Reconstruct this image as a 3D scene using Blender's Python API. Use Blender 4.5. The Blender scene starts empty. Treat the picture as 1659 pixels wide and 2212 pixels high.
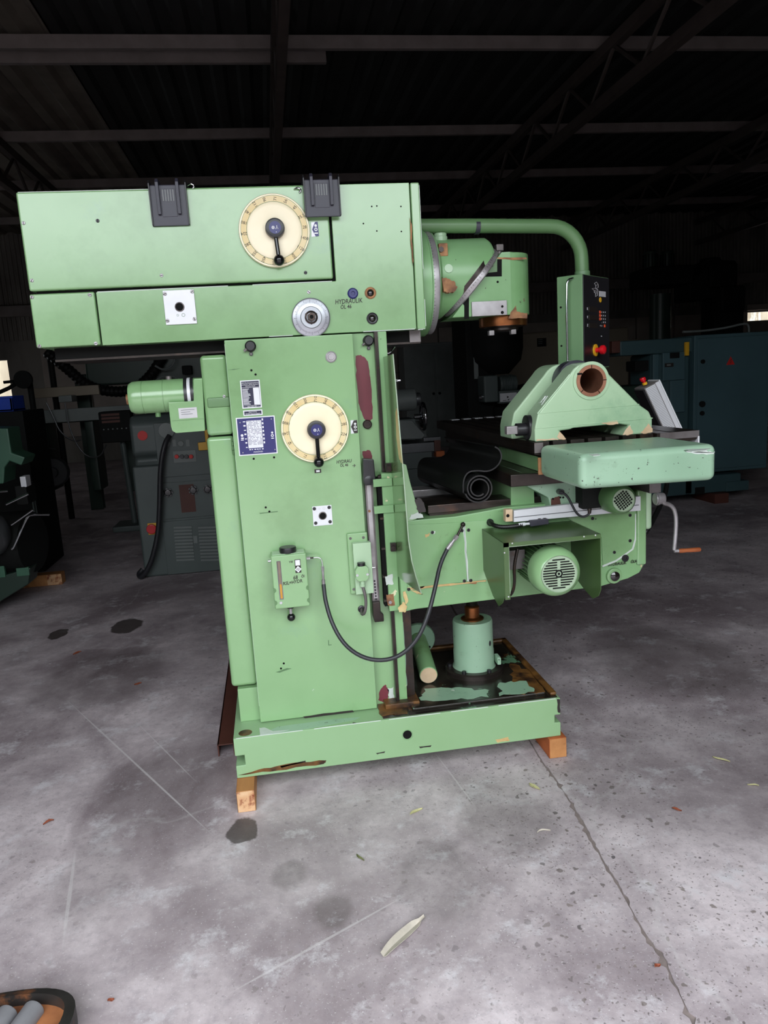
import bpy, bmesh, math, random
from mathutils import Vector, Matrix
random.seed(7)
sc = bpy.context.scene
C = sc.collection
# ------------------------------------------------------------------ camera
F, CAMH = 1620.0, 1.45
def _rot():
    rx, ry, rz = math.radians(10.28), math.radians(-3.48), math.radians(8.13)
    B = Matrix(((1,0,0),(0,0,-1),(0,1,0)))
    yaw = Matrix(((math.cos(rz),-math.sin(rz),0),(math.sin(rz),math.cos(rz),0),(0,0,1)))
    pit = Matrix(((1,0,0),(0,math.cos(rx),-math.sin(rx)),(0,math.sin(rx),math.cos(rx))))
    rol = Matrix(((math.cos(ry),-math.sin(ry),0),(math.sin(ry),math.cos(ry),0),(0,0,1)))
    return rol @ pit @ B @ yaw
RC = _rot()
cd = bpy.data.cameras.new('camera'); cam = bpy.data.objects.new('camera', cd); C.objects.link(cam)
cd.sensor_fit = 'VERTICAL'; cd.sensor_height = 36.0; cd.lens = 36.0*F/2212.0
cd.clip_start = 0.05; cd.clip_end = 200
mw = Matrix.Identity(4)
for i in range(3):
    mw[i][0] = RC[0][i]; mw[i][1] = -RC[1][i]; mw[i][2] = -RC[2][i]
mw[0][3], mw[1][3], mw[2][3] = 0, 0, CAMH
cam.matrix_world = mw
sc.camera = cam
# ------------------------------------------------------------------ light: overcast daylight through the open front
W = bpy.data.worlds.new('world'); sc.world = W; W.use_nodes = True
wn = W.node_tree.nodes; wn['Background'].inputs[0].default_value = (0.89, 0.95, 1.0, 1)
wn['Background'].inputs[1].default_value = 1.0
DOOR = (-2.5, 2.0, 3.3)          # door opening: x from, x to, height
DOORY = 0.05
al = bpy.data.lights.new('door_portal', 'AREA'); al.shape = 'RECTANGLE'
al.size = DOOR[1]-DOOR[0]; al.size_y = DOOR[2]; al.cycles.is_portal = True
alo = bpy.data.objects.new('door_portal', al); C.objects.link(alo)
alo.location = ((DOOR[0]+DOOR[1])/2, DOORY-.02, DOOR[2]/2); alo.rotation_euler = (math.pi/2, 0, 0)
sw_ = bpy.data.lights.new('added_window_portal', 'AREA'); sw_.shape = 'RECTANGLE'; sw_.size = .7; sw_.size_y = 1.0; sw_.cycles.is_portal = True  # portal of an added window that lights the back wall
swo = bpy.data.objects.new('added_window_portal', sw_); C.objects.link(swo); swo.location = (-7.62, 12.2, 1.75); swo.rotation_euler = (0, -math.pi/2, 0)
vs = sc.view_settings
vs.view_transform = 'Standard'; vs.look = 'None'; vs.exposure = 2.63; vs.gamma = 1.0
vs.use_curve_mapping = False
# ------------------------------------------------------------------ helpers
def ray(px, py):
    d = Vector(((px-829.5)/F, (py-1106)/F, 1.0))
    return RC.transposed() @ d
CP = Vector((0, 0, CAMH))
def aY(px, py, Y): d = ray(px, py); return CP + d*(Y/d.y)
def aZ(px, py, Z): d = ray(px, py); return CP + d*((Z-CAMH)/d.z)
def aX(px, py, X): d = ray(px, py); return CP + d*(X/d.x)
def q(px, py, Y): p = aY(px, py, Y); return (p.x, p.z)
def zm(ox, oy, s): return lambda x, y: (ox + x/s, oy + y/s)
def S(r, g, b):
    f = lambda c: (c/12.92 if c <= .04045 else ((c+.055)/1.055)**2.4)
    return (f(r/255), f(g/255), f(b/255), 1)

class MB:
    def __init__(s): s.bm = bmesh.new()
    def join(s, t, m=0, M=None):
        if M is not None: bmesh.ops.transform(t, matrix=M, verts=t.verts)
        for f in t.faces: f.material_index = m
        me = bpy.data.meshes.new('t'); t.to_mesh(me); t.free()
        s.bm.from_mesh(me); bpy.data.meshes.remove(me)
        return s
    def box(s, x0, x1, y0, y1, z0, z1, b=0, seg=2, m=0, M=None):
        t = bmesh.new(); bmesh.ops.create_cube(t, size=1)
        for v in t.verts:
            v.co = Vector((x0+(v.co.x+.5)*(x1-x0), y0+(v.co.y+.5)*(y1-y0), z0+(v.co.z+.5)*(z1-z0)))
        if b > 0: bmesh.ops.bevel(t, geom=list(t.edges), offset=b, segments=seg, affect='EDGES', profile=.5)
        return s.join(t, m, M)
    def prism(s, pts, ax, a, b, bev=0, seg=2, m=0, M=None):
        t = bmesh.new()
        mk = {'Y': lambda p, h: (p[0], h, p[1]), 'X': lambda p, h: (h, p[0], p[1]), 'Z': lambda p, h: (p[0], p[1], h)}[ax]
        lo = [t.verts.new(mk(p, a)) for p in pts]; hi = [t.verts.new(mk(p, b)) for p in pts]
        n = len(pts)
        t.faces.new(lo); t.faces.new(hi[::-1])
        for i in range(n): t.faces.new((lo[i], hi[i], hi[(i+1) % n], lo[(i+1) % n]))
        bmesh.ops.recalc_face_normals(t, faces=t.faces)
        if bev > 0: bmesh.ops.bevel(t, geom=list(t.edges), offset=bev, segments=seg, affect='EDGES', profile=.5)
        return s.join(t, m, M)
    def prism_h(s, outer, holes, a, b, bev=0, seg=2, m=0):
        """prism along Y with round holes [(x, z, r)]"""
        t = bmesh.new(); loops = [list(outer)]
        for cx, cz, r in holes: loops.append([(cx+r*math.cos(2*math.pi*k/40), cz+r*math.sin(2*math.pi*k/40)) for k in range(40)])
        lo, hi = [], []
        for L in loops:
            lo.append([t.verts.new((p[0], a, p[1])) for p in L]); hi.append([t.verts.new((p[0], b, p[1])) for p in L])
        for V in (lo, hi):
            ed = []
            for L in V: ed += [t.edges.new((L[i], L[(i+1) % len(L)])) for i in range(len(L))]
            bmesh.ops.triangle_fill(t, use_beauty=True, use_dissolve=False, edges=ed)
        for A, B in zip(lo, hi):
            n = len(A)
            for i in range(n): t.faces.new((A[i], B[i], B[(i+1) % n], A[(i+1) % n]))
        bmesh.ops.recalc_face_normals(t, faces=t.faces)
        if bev > 0:
            n0 = len(outer); rim = set(lo[0]+hi[0])
            ed = [e for e in t.edges if e.calc_face_angle(0) > .3 and e.verts[0] in rim and e.verts[1] in rim]
            bmesh.ops.bevel(t, geom=ed, offset=bev, segments=seg, affect='EDGES', profile=.5)
        return s.join(t, m)
    def cyl(s, p0, p1, r, n=24, r2=None, b=0, m=0, seg=2, M=None):
        p0, p1 = Vector(p0), Vector(p1); d = p1-p0
        t = bmesh.new()
        bmesh.ops.create_cone(t, cap_ends=True, segments=n, radius1=r, radius2=r if r2 is None else r2, depth=d.length)
        if b > 0:
            ed = [e for e in t.edges if len(e.link_faces) == 2 and any(len(f.verts) > 4 for f in e.link_faces)]
            bmesh.ops.bevel(t, geom=ed, offset=b, segments=seg, affect='EDGES', profile=.5)
        R = d.to_track_quat('Z', 'Y').to_matrix().to_4x4()
        T = Matrix.Translation((p0+p1)/2) @ R
        bmesh.ops.transform(t, matrix=T, verts=t.verts)
        return s.join(t, m, M)
    def lathe(s, prof, o, d, n=32, m=0, M=None, close=False):
        o, d = Vector(o), Vector(d).normalized()
        R = d.to_track_quat('Z', 'Y').to_matrix()
        t = bmesh.new(); rings = []
        for r, h in prof:
            if r < 1e-6: rings.append([t.verts.new(o + R @ Vector((0, 0, h)))])
            else: rings.append([t.verts.new(o + R @ Vector((r*math.cos(2*math.pi*k/n), r*math.sin(2*math.pi*k/n), h))) for k in range(n)])
        pr = list(zip(rings, rings[1:]))
        if close: pr.append((rings[-1], rings[0]))
        for A, B in pr:
            for k in range(n):
                a0, a1 = A[k % len(A)], A[(k+1) % len(A)]; b0, b1 = B[k % len(B)], B[(k+1) % len(B)]
                vs_ = []
                for v in (a0, a1, b1, b0):
                    if v not in vs_: vs_.append(v)
                if len(vs_) > 2:
                    try: t.faces.new(vs_)
                    except ValueError: pass
        bmesh.ops.recalc_face_normals(t, faces=t.faces)
        return s.join(t, m, M)
    def tube(s, path, r, n=10, m=0, smooth=0, M=None, rib=0):
        P = [Vector(p) for p in path]
        for _ in range(smooth):
            Q = [P[0]]
            for a, b in zip(P, P[1:]): Q += [a*.75+b*.25, a*.25+b*.75]
            P = Q+[P[-1]]
        if rib:
            L = [0]
            for a, b in zip(P, P[1:]): L.append(L[-1]+(b-a).length)
            N = max(2, int(L[-1]/rib)); Q = []; j = 0
            for i in range(N+1):
                x = L[-1]*i/N
                while j < len(P)-2 and L[j+1] < x: j += 1
                u = (x-L[j])/max(1e-9, L[j+1]-L[j]); Q.append(P[j].lerp(P[j+1], min(1, u)))
            P = Q
        t = bmesh.new(); rings = []; up = Vector((0, 0, 1))
        for i, p in enumerate(P):
            d = (P[min(i+1, len(P)-1)]-P[max(i-1, 0)]).normalized()
            a = up.cross(d)
            if a.length < .05: a = Vector((1, 0, 0)).cross(d)
            a.normalize(); b_ = d.cross(a)
            if rings and a.dot(pa) < 0: a = -a; b_ = -b_
            pa = a; up = b_ if abs(d.z) > .7 else up
            rr = r(i/(len(P)-1)) if callable(r) else r
            if rib: rr *= (1.0 if i % 2 else .84)
            rings.append([t.verts.new(p + rr*(math.cos(2*math.pi*k/n)*a + math.sin(2*math.pi*k/n)*b_)) for k in range(n)])
        for A, B in zip(rings, rings[1:]):
            for k in range(n): t.faces.new((A[k], A[(k+1) % n], B[(k+1) % n], B[k]))
        t.faces.new(rings[0][::-1]); t.faces.new(rings[-1])
        bmesh.ops.recalc_face_normals(t, faces=t.faces)
        return s.join(t, m, M)
    def sph(s, c, r, sc_=(1, 1, 1), n=20, m=0, M=None):
        t = bmesh.new(); bmesh.ops.create_uvsphere(t, u_segments=n, v_segments=n//2, radius=r)
        for v in t.verts: v.co = Vector((v.co.x*sc_[0]+c[0], v.co.y*sc_[1]+c[1], v.co.z*sc_[2]+c[2]))
        return s.join(t, m, M)
    def text(s, txt, x, z, size, Y, rot=0, ext=.0004, shear=0, align='CENTER', m=0, M=None, sx=1, bold=0):
        cu = bpy.data.curves.new('t', 'FONT'); cu.body = txt; cu.size = size; cu.extrude = ext; cu.resolution_u = 2
        cu.align_x = align; cu.align_y = 'CENTER'; cu.shear = shear; cu.offset = bold
        ob = bpy.data.objects.new('t', cu); C.objects.link(ob)
        dg = bpy.context.evaluated_depsgraph_get()
        me = bpy.data.meshes.new_from_object(ob.evaluated_get(dg))
        t = bmesh.new(); t.from_mesh(me)
        bpy.data.objects.remove(ob); bpy.data.curves.remove(cu); bpy.data.meshes.remove(me)
        T = Matrix.Translation((x, Y, z)) @ Matrix.Rotation(-rot, 4, 'Y') @ Matrix.Rotation(math.pi/2, 4, 'X') @ Matrix.Diagonal((sx, 1, 1, 1))
        bmesh.ops.transform(t, matrix=T, verts=t.verts)
        return s.join(t, m, M)
    def cut(s, co, no):
        g = list(s.bm.verts)+list(s.bm.edges)+list(s.bm.faces)
        r = bmesh.ops.bisect_plane(s.bm, geom=g, plane_co=co, plane_no=no, clear_outer=True)
        ed = [e for e in r['geom_cut'] if isinstance(e, bmesh.types.BMEdge)]
        bmesh.ops.holes_fill(s.bm, edges=ed)
        return s
    def build(s, name, mats, parent=None, label=None, kind=None, off=None, sharp=40):
        bm = s.bm
        o0 = Vector(off) if off is not None else (BASE.get(parent.name, Vector()) if parent else Vector())
        bmesh.ops.translate(bm, verts=bm.verts, vec=-o0)
        a = math.radians(sharp)
        for f in bm.faces: f.smooth = True
        for e in bm.edges:
            if len(e.link_faces) != 2 or e.calc_face_angle(0) > a: e.smooth = False
        me = bpy.data.meshes.new(name); bm.to_mesh(me); bm.free()
        for m in (mats if isinstance(mats, (list, tuple)) else [mats]): me.materials.append(m)
        ob = bpy.data.objects.new(name, me); C.objects.link(ob)
        if parent: ob.parent = parent; BASE[ob.name] = o0
        else: ob.location = o0
        if label: ob['label'] = label
        if kind: ob['kind'] = kind
        if len(me.polygons) < 4000:
            w = ob.modifiers.new('wn', 'WEIGHTED_NORMAL'); w.keep_sharp = True
        return ob
BASE = {}
def thing(name, label, cat, loc=(0, 0, 0), group=None, rz=0):
    o = bpy.data.objects.new(name, None); C.objects.link(o); o.location = loc; o.rotation_euler = (0, 0, rz)
    o.empty_display_size = .1
    o['label'] = label; o['category'] = cat
    if group: o['group'] = group
    BASE[o.name] = Vector(loc) if not rz else Vector()
    return o
def tag(o, label, cat, group=None, kind=None):
    if label: o['label'] = label
    if cat: o['category'] = cat
    if group: o['group'] = group
    if kind: o['kind'] = kind
    return o
def jag(pts, amp, n=4, seed=1):
    r = random.Random(seed); out = []
    for i, a in enumerate(pts):
        b = pts[(i+1) % len(pts)]
        for k in range(n):
            u = k/n; j = amp if k else amp*.4
            out.append((a[0]+(b[0]-a[0])*u+r.uniform(-j, j), a[1]+(b[1]-a[1])*u+r.uniform(-j, j)))
    return out
# ------------------------------------------------------------------ materials
def ramp(nt, src, a, b, ca=(0, 0, 0, 1), cb=(1, 1, 1, 1)):
    r = nt.nodes.new('ShaderNodeValToRGB'); r.color_ramp.elements[0].position = a; r.color_ramp.elements[1].position = b
    r.color_ramp.elements[0].color = ca; r.color_ramp.elements[1].color = cb
    nt.links.new(src, r.inputs[0]); return r.outputs[0]
def noise(nt, co, sc_, det=4, rough=.55, dist=0):
    n = nt.nodes.new('ShaderNodeTexNoise'); n.inputs['Scale'].default_value = sc_; n.inputs['Detail'].default_value = det
    n.inputs['Roughness'].default_value = rough; n.inputs['Distortion'].default_value = dist
    nt.links.new(co, n.inputs['Vector']); return n.outputs[0]
def mixc(nt, fac, a, b):
    m = nt.nodes.new('ShaderNodeMix'); m.data_type = 'RGBA'
    for k, v in ((0, fac), (6, a), (7, b)):
        if hasattr(v, 'default_value') or hasattr(v, 'is_linked'): nt.links.new(v, m.inputs[k])
        else: m.inputs[k].default_value = v
    return m.outputs[2]
def mul(nt, a, b):
    m = nt.nodes.new('ShaderNodeMath'); m.operation = 'MULTIPLY'
    for k, v in ((0, a), (1, b)):
        if hasattr(v, 'is_linked'): nt.links.new(v, m.inputs[k])
        else: m.inputs[k].default_value = v
    return m.outputs[0]
def pm(name, col, rough=.5, metal=0, var=.12, vs_=5, dark=None, dirt=None, chips=None, bump=0, bs=80, coat=0, spec=.5, stretch=(1, 1, 1), rvar=0):
    """paint / metal: base colour with slow variation, dirt clouds [(colour, scale, lo, hi)], chips [(colour, scale, threshold)]"""
    m = bpy.data.materials.new(name); m.use_nodes = True; nt = m.node_tree; b = nt.nodes['Principled BSDF']
    tc = nt.nodes.new('ShaderNodeTexCoord'); mp = nt.nodes.new('ShaderNodeMapping'); mp.inputs['Scale'].default_value = stretch
    nt.links.new(tc.outputs['Object'], mp.inputs[0]); co = mp.outputs[0]
    c2 = dark or tuple(x*(1-var*2) for x in col[:3])+(1,)
    c = mixc(nt, ramp(nt, noise(nt, co, vs_), .35, .7), col, c2)
    for dc, ds, lo, hi in (dirt or []):
        c = mixc(nt, ramp(nt, noise(nt, co, ds, 6, .65), lo, hi), c, dc)
    r_ = None
    for cc, cs, th in (chips or []):
        f = ramp(nt, noise(nt, co, cs, 5, .6), th, th+.012)
        c = mixc(nt, f, c, cc)
    nt.links.new(c, b.inputs['Base Color'])
    b.inputs['Roughness'].default_value = rough; b.inputs['Metallic'].default_value = metal
    if rvar:
        rr = nt.nodes.new('ShaderNodeMapRange'); rr.inputs[3].default_value = rough-rvar; rr.inputs[4].default_value = rough+rvar
        nt.links.new(noise(nt, co, vs_*2.3), rr.inputs[0]); nt.links.new(rr.outputs[0], b.inputs['Roughness'])
    b.inputs['Coat Weight'].default_value = coat; b.inputs['Coat Roughness'].default_value = .15
    b.inputs['Specular IOR Level'].default_value = spec
    if bump:
        bp = nt.nodes.new('ShaderNodeBump'); bp.inputs['Strength'].default_value = bump; bp.inputs['Distance'].default_value = .003
        nt.links.new(noise(nt, co, bs, 3), bp.inputs['Height']); nt.links.new(bp.outputs[0], b.inputs['Normal'])
    return m
def em(name, col, e):
    m = pm(name, col, .4, 0, 0); b = m.node_tree.nodes['Principled BSDF']
    b.inputs['Emission Color'].default_value = col; b.inputs['Emission Strength'].default_value = e
    return m
G0 = S(139, 177, 127)
M = {}
M['green'] = pm('green_paint', G0, .2, 0, .05, 2.2, dark=S(128, 166, 116), dirt=[(S(112, 148, 98), 2.1, .52, .8), (S(128, 164, 130), 5.2, .6, .8)], chips=[(S(200, 205, 190), 21, .765)], bump=.03, bs=18, rvar=.05, spec=.8)
M['green2'] = pm('green_paint_worn', S(133, 174, 124), .36, 0, .06, 3, dark=S(118, 158, 104), dirt=[(S(96, 118, 62), 5, .58, .78), (S(70, 74, 50), 12, .68, .8)], chips=[(S(214, 205, 170), 14, .69), (S(40, 34, 28), 33, .72)], bump=.05, bs=30)
M['green_head'] = pm('green_paint_chipped', S(130, 172, 122), .3, 0, .06, 4, dark=S(112, 156, 100), chips=[(S(60, 50, 40), 40, .70), (S(120, 104, 84), 22, .71)], bump=.05, bs=40)
M['green_pale'] = pm('pale_green_paint', S(172, 198, 164), .28, 0, .05, 3, dark=S(158, 188, 152), dirt=[(S(120, 158, 126), 4, .55, .8)], chips=[(S(214, 218, 200), 18, .75)], bump=.03, bs=30)
M['green_cover'] = pm('green_cover_paint', S(152, 182, 156), .34, 0, .06, 3, dark=S(138, 172, 144), dirt=[(S(96, 120, 96), 7, .58, .8)], chips=[(S(212, 218, 206), 16, .73), (S(70, 74, 66), 60, .665)], bump=.04, bs=40)
M['green_gloss'] = pm('glossy_green_sheet', S(96, 132, 76), .12, 0, .06, 3, coat=.4)
M['green_base'] = pm('green_base_paint', S(146, 180, 136), .42, 0, .05, 2, dark=S(136, 170, 124), dirt=[(S(96, 110, 52), 6, .66, .82)], chips=[(S(44, 40, 32), 17, .73), (S(196, 170, 110), 9, .75)], bump=.06, bs=30)
M['oily'] = pm('oily_cast_iron', S(46, 42, 36), .2, .1, .3, 7, dark=S(24, 20, 16), dirt=[(S(112, 74, 38), 9, .6, .72), (S(96, 134, 104), 4.2, .62, .64)], bump=.12, bs=50)
M['rust'] = pm('rusty_sludge', S(124, 84, 40), .45, .1, .3, 14, dark=S(50, 28, 18), dirt=[(S(38, 24, 18), 9, .5, .62)], bump=.3, bs=60)
M['steel'] = pm('bare_steel', S(186, 182, 184), .34, .45, .1, 8, dark=S(128, 122, 122), bump=.03, bs=120, rvar=.1)
M['steel_dull'] = pm('dull_steel', S(132, 126, 126), .5, .6, .15, 9, dark=S(92, 84, 82), dirt=[(S(96, 66, 52), 14, .6, .75)])
M['steel_dark'] = pm('dark_oiled_steel', S(66, 58, 54), .3, .6, .2, 9, dark=S(36, 30, 28), dirt=[(S(92, 66, 52), 7, .55, .75)])
M['chrome'] = pm('chrome', S(220, 222, 226), .14, 1, 0)
M['black'] = pm('black_plastic', S(34, 33, 36), .35, 0, .1, 8)
M['black_gloss'] = pm('black_gloss_plastic', S(18, 18, 20), .12, 0, 0)
M['black_matte'] = pm('black_void', S(14, 14, 13), .8, 0, .1, 8, spec=.2)
M['anthra'] = pm('anthracite_plastic', S(50, 48, 60), .42, 0, .08, 12)
M['rubber'] = pm('black_rubber_mat', S(22, 22, 22), .38, 0, .2, 9, dirt=[(S(52, 50, 46), 11, .6, .8)], chips=[(S(150, 146, 130), 60, .76)], bump=.1, bs=30)
M['hose'] = pm('black_hose', S(44, 44, 48), .42, 0, .1, 20)
M['cream'] = pm('cream_dial', S(248, 236, 206), .38, 0, .03, 6, dark=S(242, 228, 192))
M['cream_band'] = pm('cream_dial_band', S(222, 196, 138), .4, 0, .04, 9, dark=S(226, 208, 164))
M['ink'] = pm('dark_ink', S(40, 34, 30), .6, 0, 0)
M['ink_fade'] = pm('faded_ink', S(86, 120, 80), .6, 0, 0)
M['blue'] = pm('blue_plate', S(42, 42, 104), .35, 0, .04, 30)
M['navy'] = pm('navy_plate', S(30, 28, 58), .35, 0, .04, 30)
M['white'] = pm('white_print', S(224, 224, 226), .45, 0, .02, 30)
M['alu'] = pm('brushed_aluminium', S(222, 222, 226), .4, .1, .04, 12)
M['alu2'] = pm('grey_dial_metal', S(168, 170, 176), .34, .7, .05, 12)
M['brass'] = pm('bronze_bush', S(182, 130, 104), .38, .7, .12, 12, dark=S(140, 96, 74))
M['copper'] = pm('brass_sleeve', S(150, 92, 52), .3, .85, .2, 10, dark=S(92, 54, 32))
M['red'] = pm('red_plastic', S(204, 22, 34), .25, 0, 0)
M['yellow'] = pm('yellow_plastic', S(232, 176, 40), .4, 0, .03)
M['orange'] = pm('orange_keys', S(228, 84, 44), .45, 0, .03)
M['primer'] = pm('red_primer', S(112, 44, 54), .55, 0, .1, 9, dark=S(92, 36, 44), chips=[(S(176, 160, 130), 30, .74)], stretch=(1, 1, .35))
M['filler'] = pm('beige_filler', S(216, 190, 160), .7, 0, .1, 14, dark=S(196, 164, 128), bump=.2, bs=90)
M['filler2'] = pm('yellowed_filler', S(212, 194, 140), .7, 0, .1, 14, dark=S(186, 140, 84), bump=.2, bs=90)
M['chip_white'] = pm('white_undercoat', S(206, 214, 206), .6, 0, .06, 20)
M['chip_brown'] = pm('brown_undercoat', S(168, 120, 78), .65, 0, .1, 30, dark=S(104, 66, 44), dirt=[(S(60, 40, 30), 24, .6, .66)], bump=.25, bs=80)
M['amber'] = pm('amber_oil', S(196, 140, 40), .2, 0, .05, 30)
M['disp'] = pm('dead_display', S(42, 36, 32), .3, 0, .05)
M['panel_grey'] = pm('grey_panel', S(120, 116, 114), .6, 0, .05)
M['smoke'] = pm('old_sight_glass', S(128, 112, 96), .2, 0, .1, 30)
M['wood'] = pm('pine_block', S(196, 138, 84), .7, 0, .15, 9, dark=S(150, 92, 50), dirt=[(S(120, 60, 36), 12, .55, .7)], bump=.25, bs=40, stretch=(1, .15, 1))
M['wood_end'] = pm('pine_end_grain', S(222, 184, 144), .75, 0, .15, 20, dark=S(196, 132, 84), dirt=[(S(134, 62, 38), 22, .50, .60)], bump=.25, bs=90)
M['wood_orange'] = pm('orange_wood', S(190, 102, 52), .7, 0, .15, 9, dark=S(140, 70, 36), stretch=(1, .2, 1))
M['glass'] = pm('dark_sight_glass', S(30, 26, 24), .06, 0, 0, coat=1)
M['handlewood'] = pm('turned_wood_handle', S(174, 98, 56), .4, 0, .1, 10, dark=S(140, 72, 40))
M['fan'] = pm('pale_grille', S(158, 176, 150), .45, 0, .05, 10)
M['hood'] = pm('shaded_olive_sheet', S(70, 95, 53), .3, 0, .06, 3)  # olive hood paint, darkened further to stand in for shade
M['green_dk'] = pm('dark_green_paint', S(98, 134, 88), .4, 0, .06, 3)
M['green_pend'] = pm('pendant_green', S(106, 140, 100), .4, 0, .04, 4)
M['sticker'] = pm('silver_sticker', S(196, 194, 196), .5, 0, .03, 40)
# background
M['bg_grey'] = pm('grey_green_machine_paint', S(84, 94, 92), .45, 0, .1, 3)
M['bg_greyl'] = pm('light_grey_machine_paint', S(120, 126, 124), .45, 0, .1, 4)
M['bg_dgreen'] = pm('dark_green_machine_paint', S(38, 58, 48), .4, 0, .15, 3)
M['bg_green'] = pm('mid_green_machine_paint', S(62, 104, 82), .4, 0, .1, 3)
M['bg_teal'] = pm('teal_machine_paint', S(62, 88, 92), .45, 0, .08, 3)
M['bg_teal2'] = pm('teal_cabinet_paint', S(70, 98, 104), .5, 0, .08, 2)
M['bg_black'] = pm('unlit_black_paint', S(24, 25, 24), .7, 0, .15, 4, spec=.2)  # matte black tone paints in the darkness of the hall
M['bg_beige'] = pm('beige_machine_paint', S(148, 136, 118), .5, 0, .06, 2)
M['bg_blue'] = pm('blue_plastic_bin', S(20, 70, 190), .4, 0, .05, 4)
M['bg_red'] = pm('red_sticker', S(214, 44, 40), .5, 0, 0)
M['bg_steel'] = pm('grey_steel', S(110, 112, 114), .35, .7, .1, 6)
M['bg_brown'] = pm('red_brown_paint', S(92, 52, 42), .6, 0, .1, 6)
M['wall_sheet'] = pm('weathered_wall_sheet', S(150, 144, 136), .6, .1, .2, 2, dark=S(110, 104, 98), stretch=(1, 1, .3))
M['roof_sheet'] = pm('dark_roof_sheet', S(46, 48, 46), .6, .1, .2, 2)
M['roof_lite'] = pm('dusty_skylight_sheet', S(122, 114, 102), .6, 0, .15, 3)
M['beam'] = pm('painted_roof_steel', S(150, 140, 136), .55, .1, .12, 5)
M['truss'] = pm('dark_truss_steel', S(84, 75, 70), .55, .1, .15, 5)
M['block'] = pm('pale_wall_panel', S(188, 176, 166), .8, 0, .1, 3)
M['foliage'] = pm('bare_woodland', S(150, 140, 120), .9, 0, .3, 1.2, dark=S(96, 82, 66), dirt=[(S(190, 192, 180), 2.2, .5, .6)], stretch=(1, 1, .3))
M['outwall'] = pm('dark_sky_block', S(70, 70, 64), .9, 0, .2, .6)  # for the unseen light-blocking wall outside
M['leaf_y'] = pm('dry_yellow_leaf', S(196, 190, 140), .7, 0, .15, 40)
M['leaf_r'] = pm('dry_brown_leaf', S(140, 70, 44), .7, 0, .15, 40)
M['leaf_g'] = pm('dull_green_leaf', S(124, 128, 84), .7, 0, .15, 40)
M['bark'] = pm('pale_bark_strip', S(196, 186, 172), .8, 0, .12, 30, bump=.2, bs=60)
M['skate'] = pm('worn_skate_steel', S(70, 66, 64), .45, .5, .2, 10, dirt=[(S(150, 96, 62), 7, .62, .72)])
M['skate_in'] = pm('rusty_orange_steel', S(196, 128, 82), .6, .1, .2, 9, dark=S(130, 78, 48), dirt=[(S(84, 74, 70), 8, .6, .75)])
M['roller'] = pm('grey_nylon_roller', S(126, 124, 128), .6, 0, .08, 20)
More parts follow.
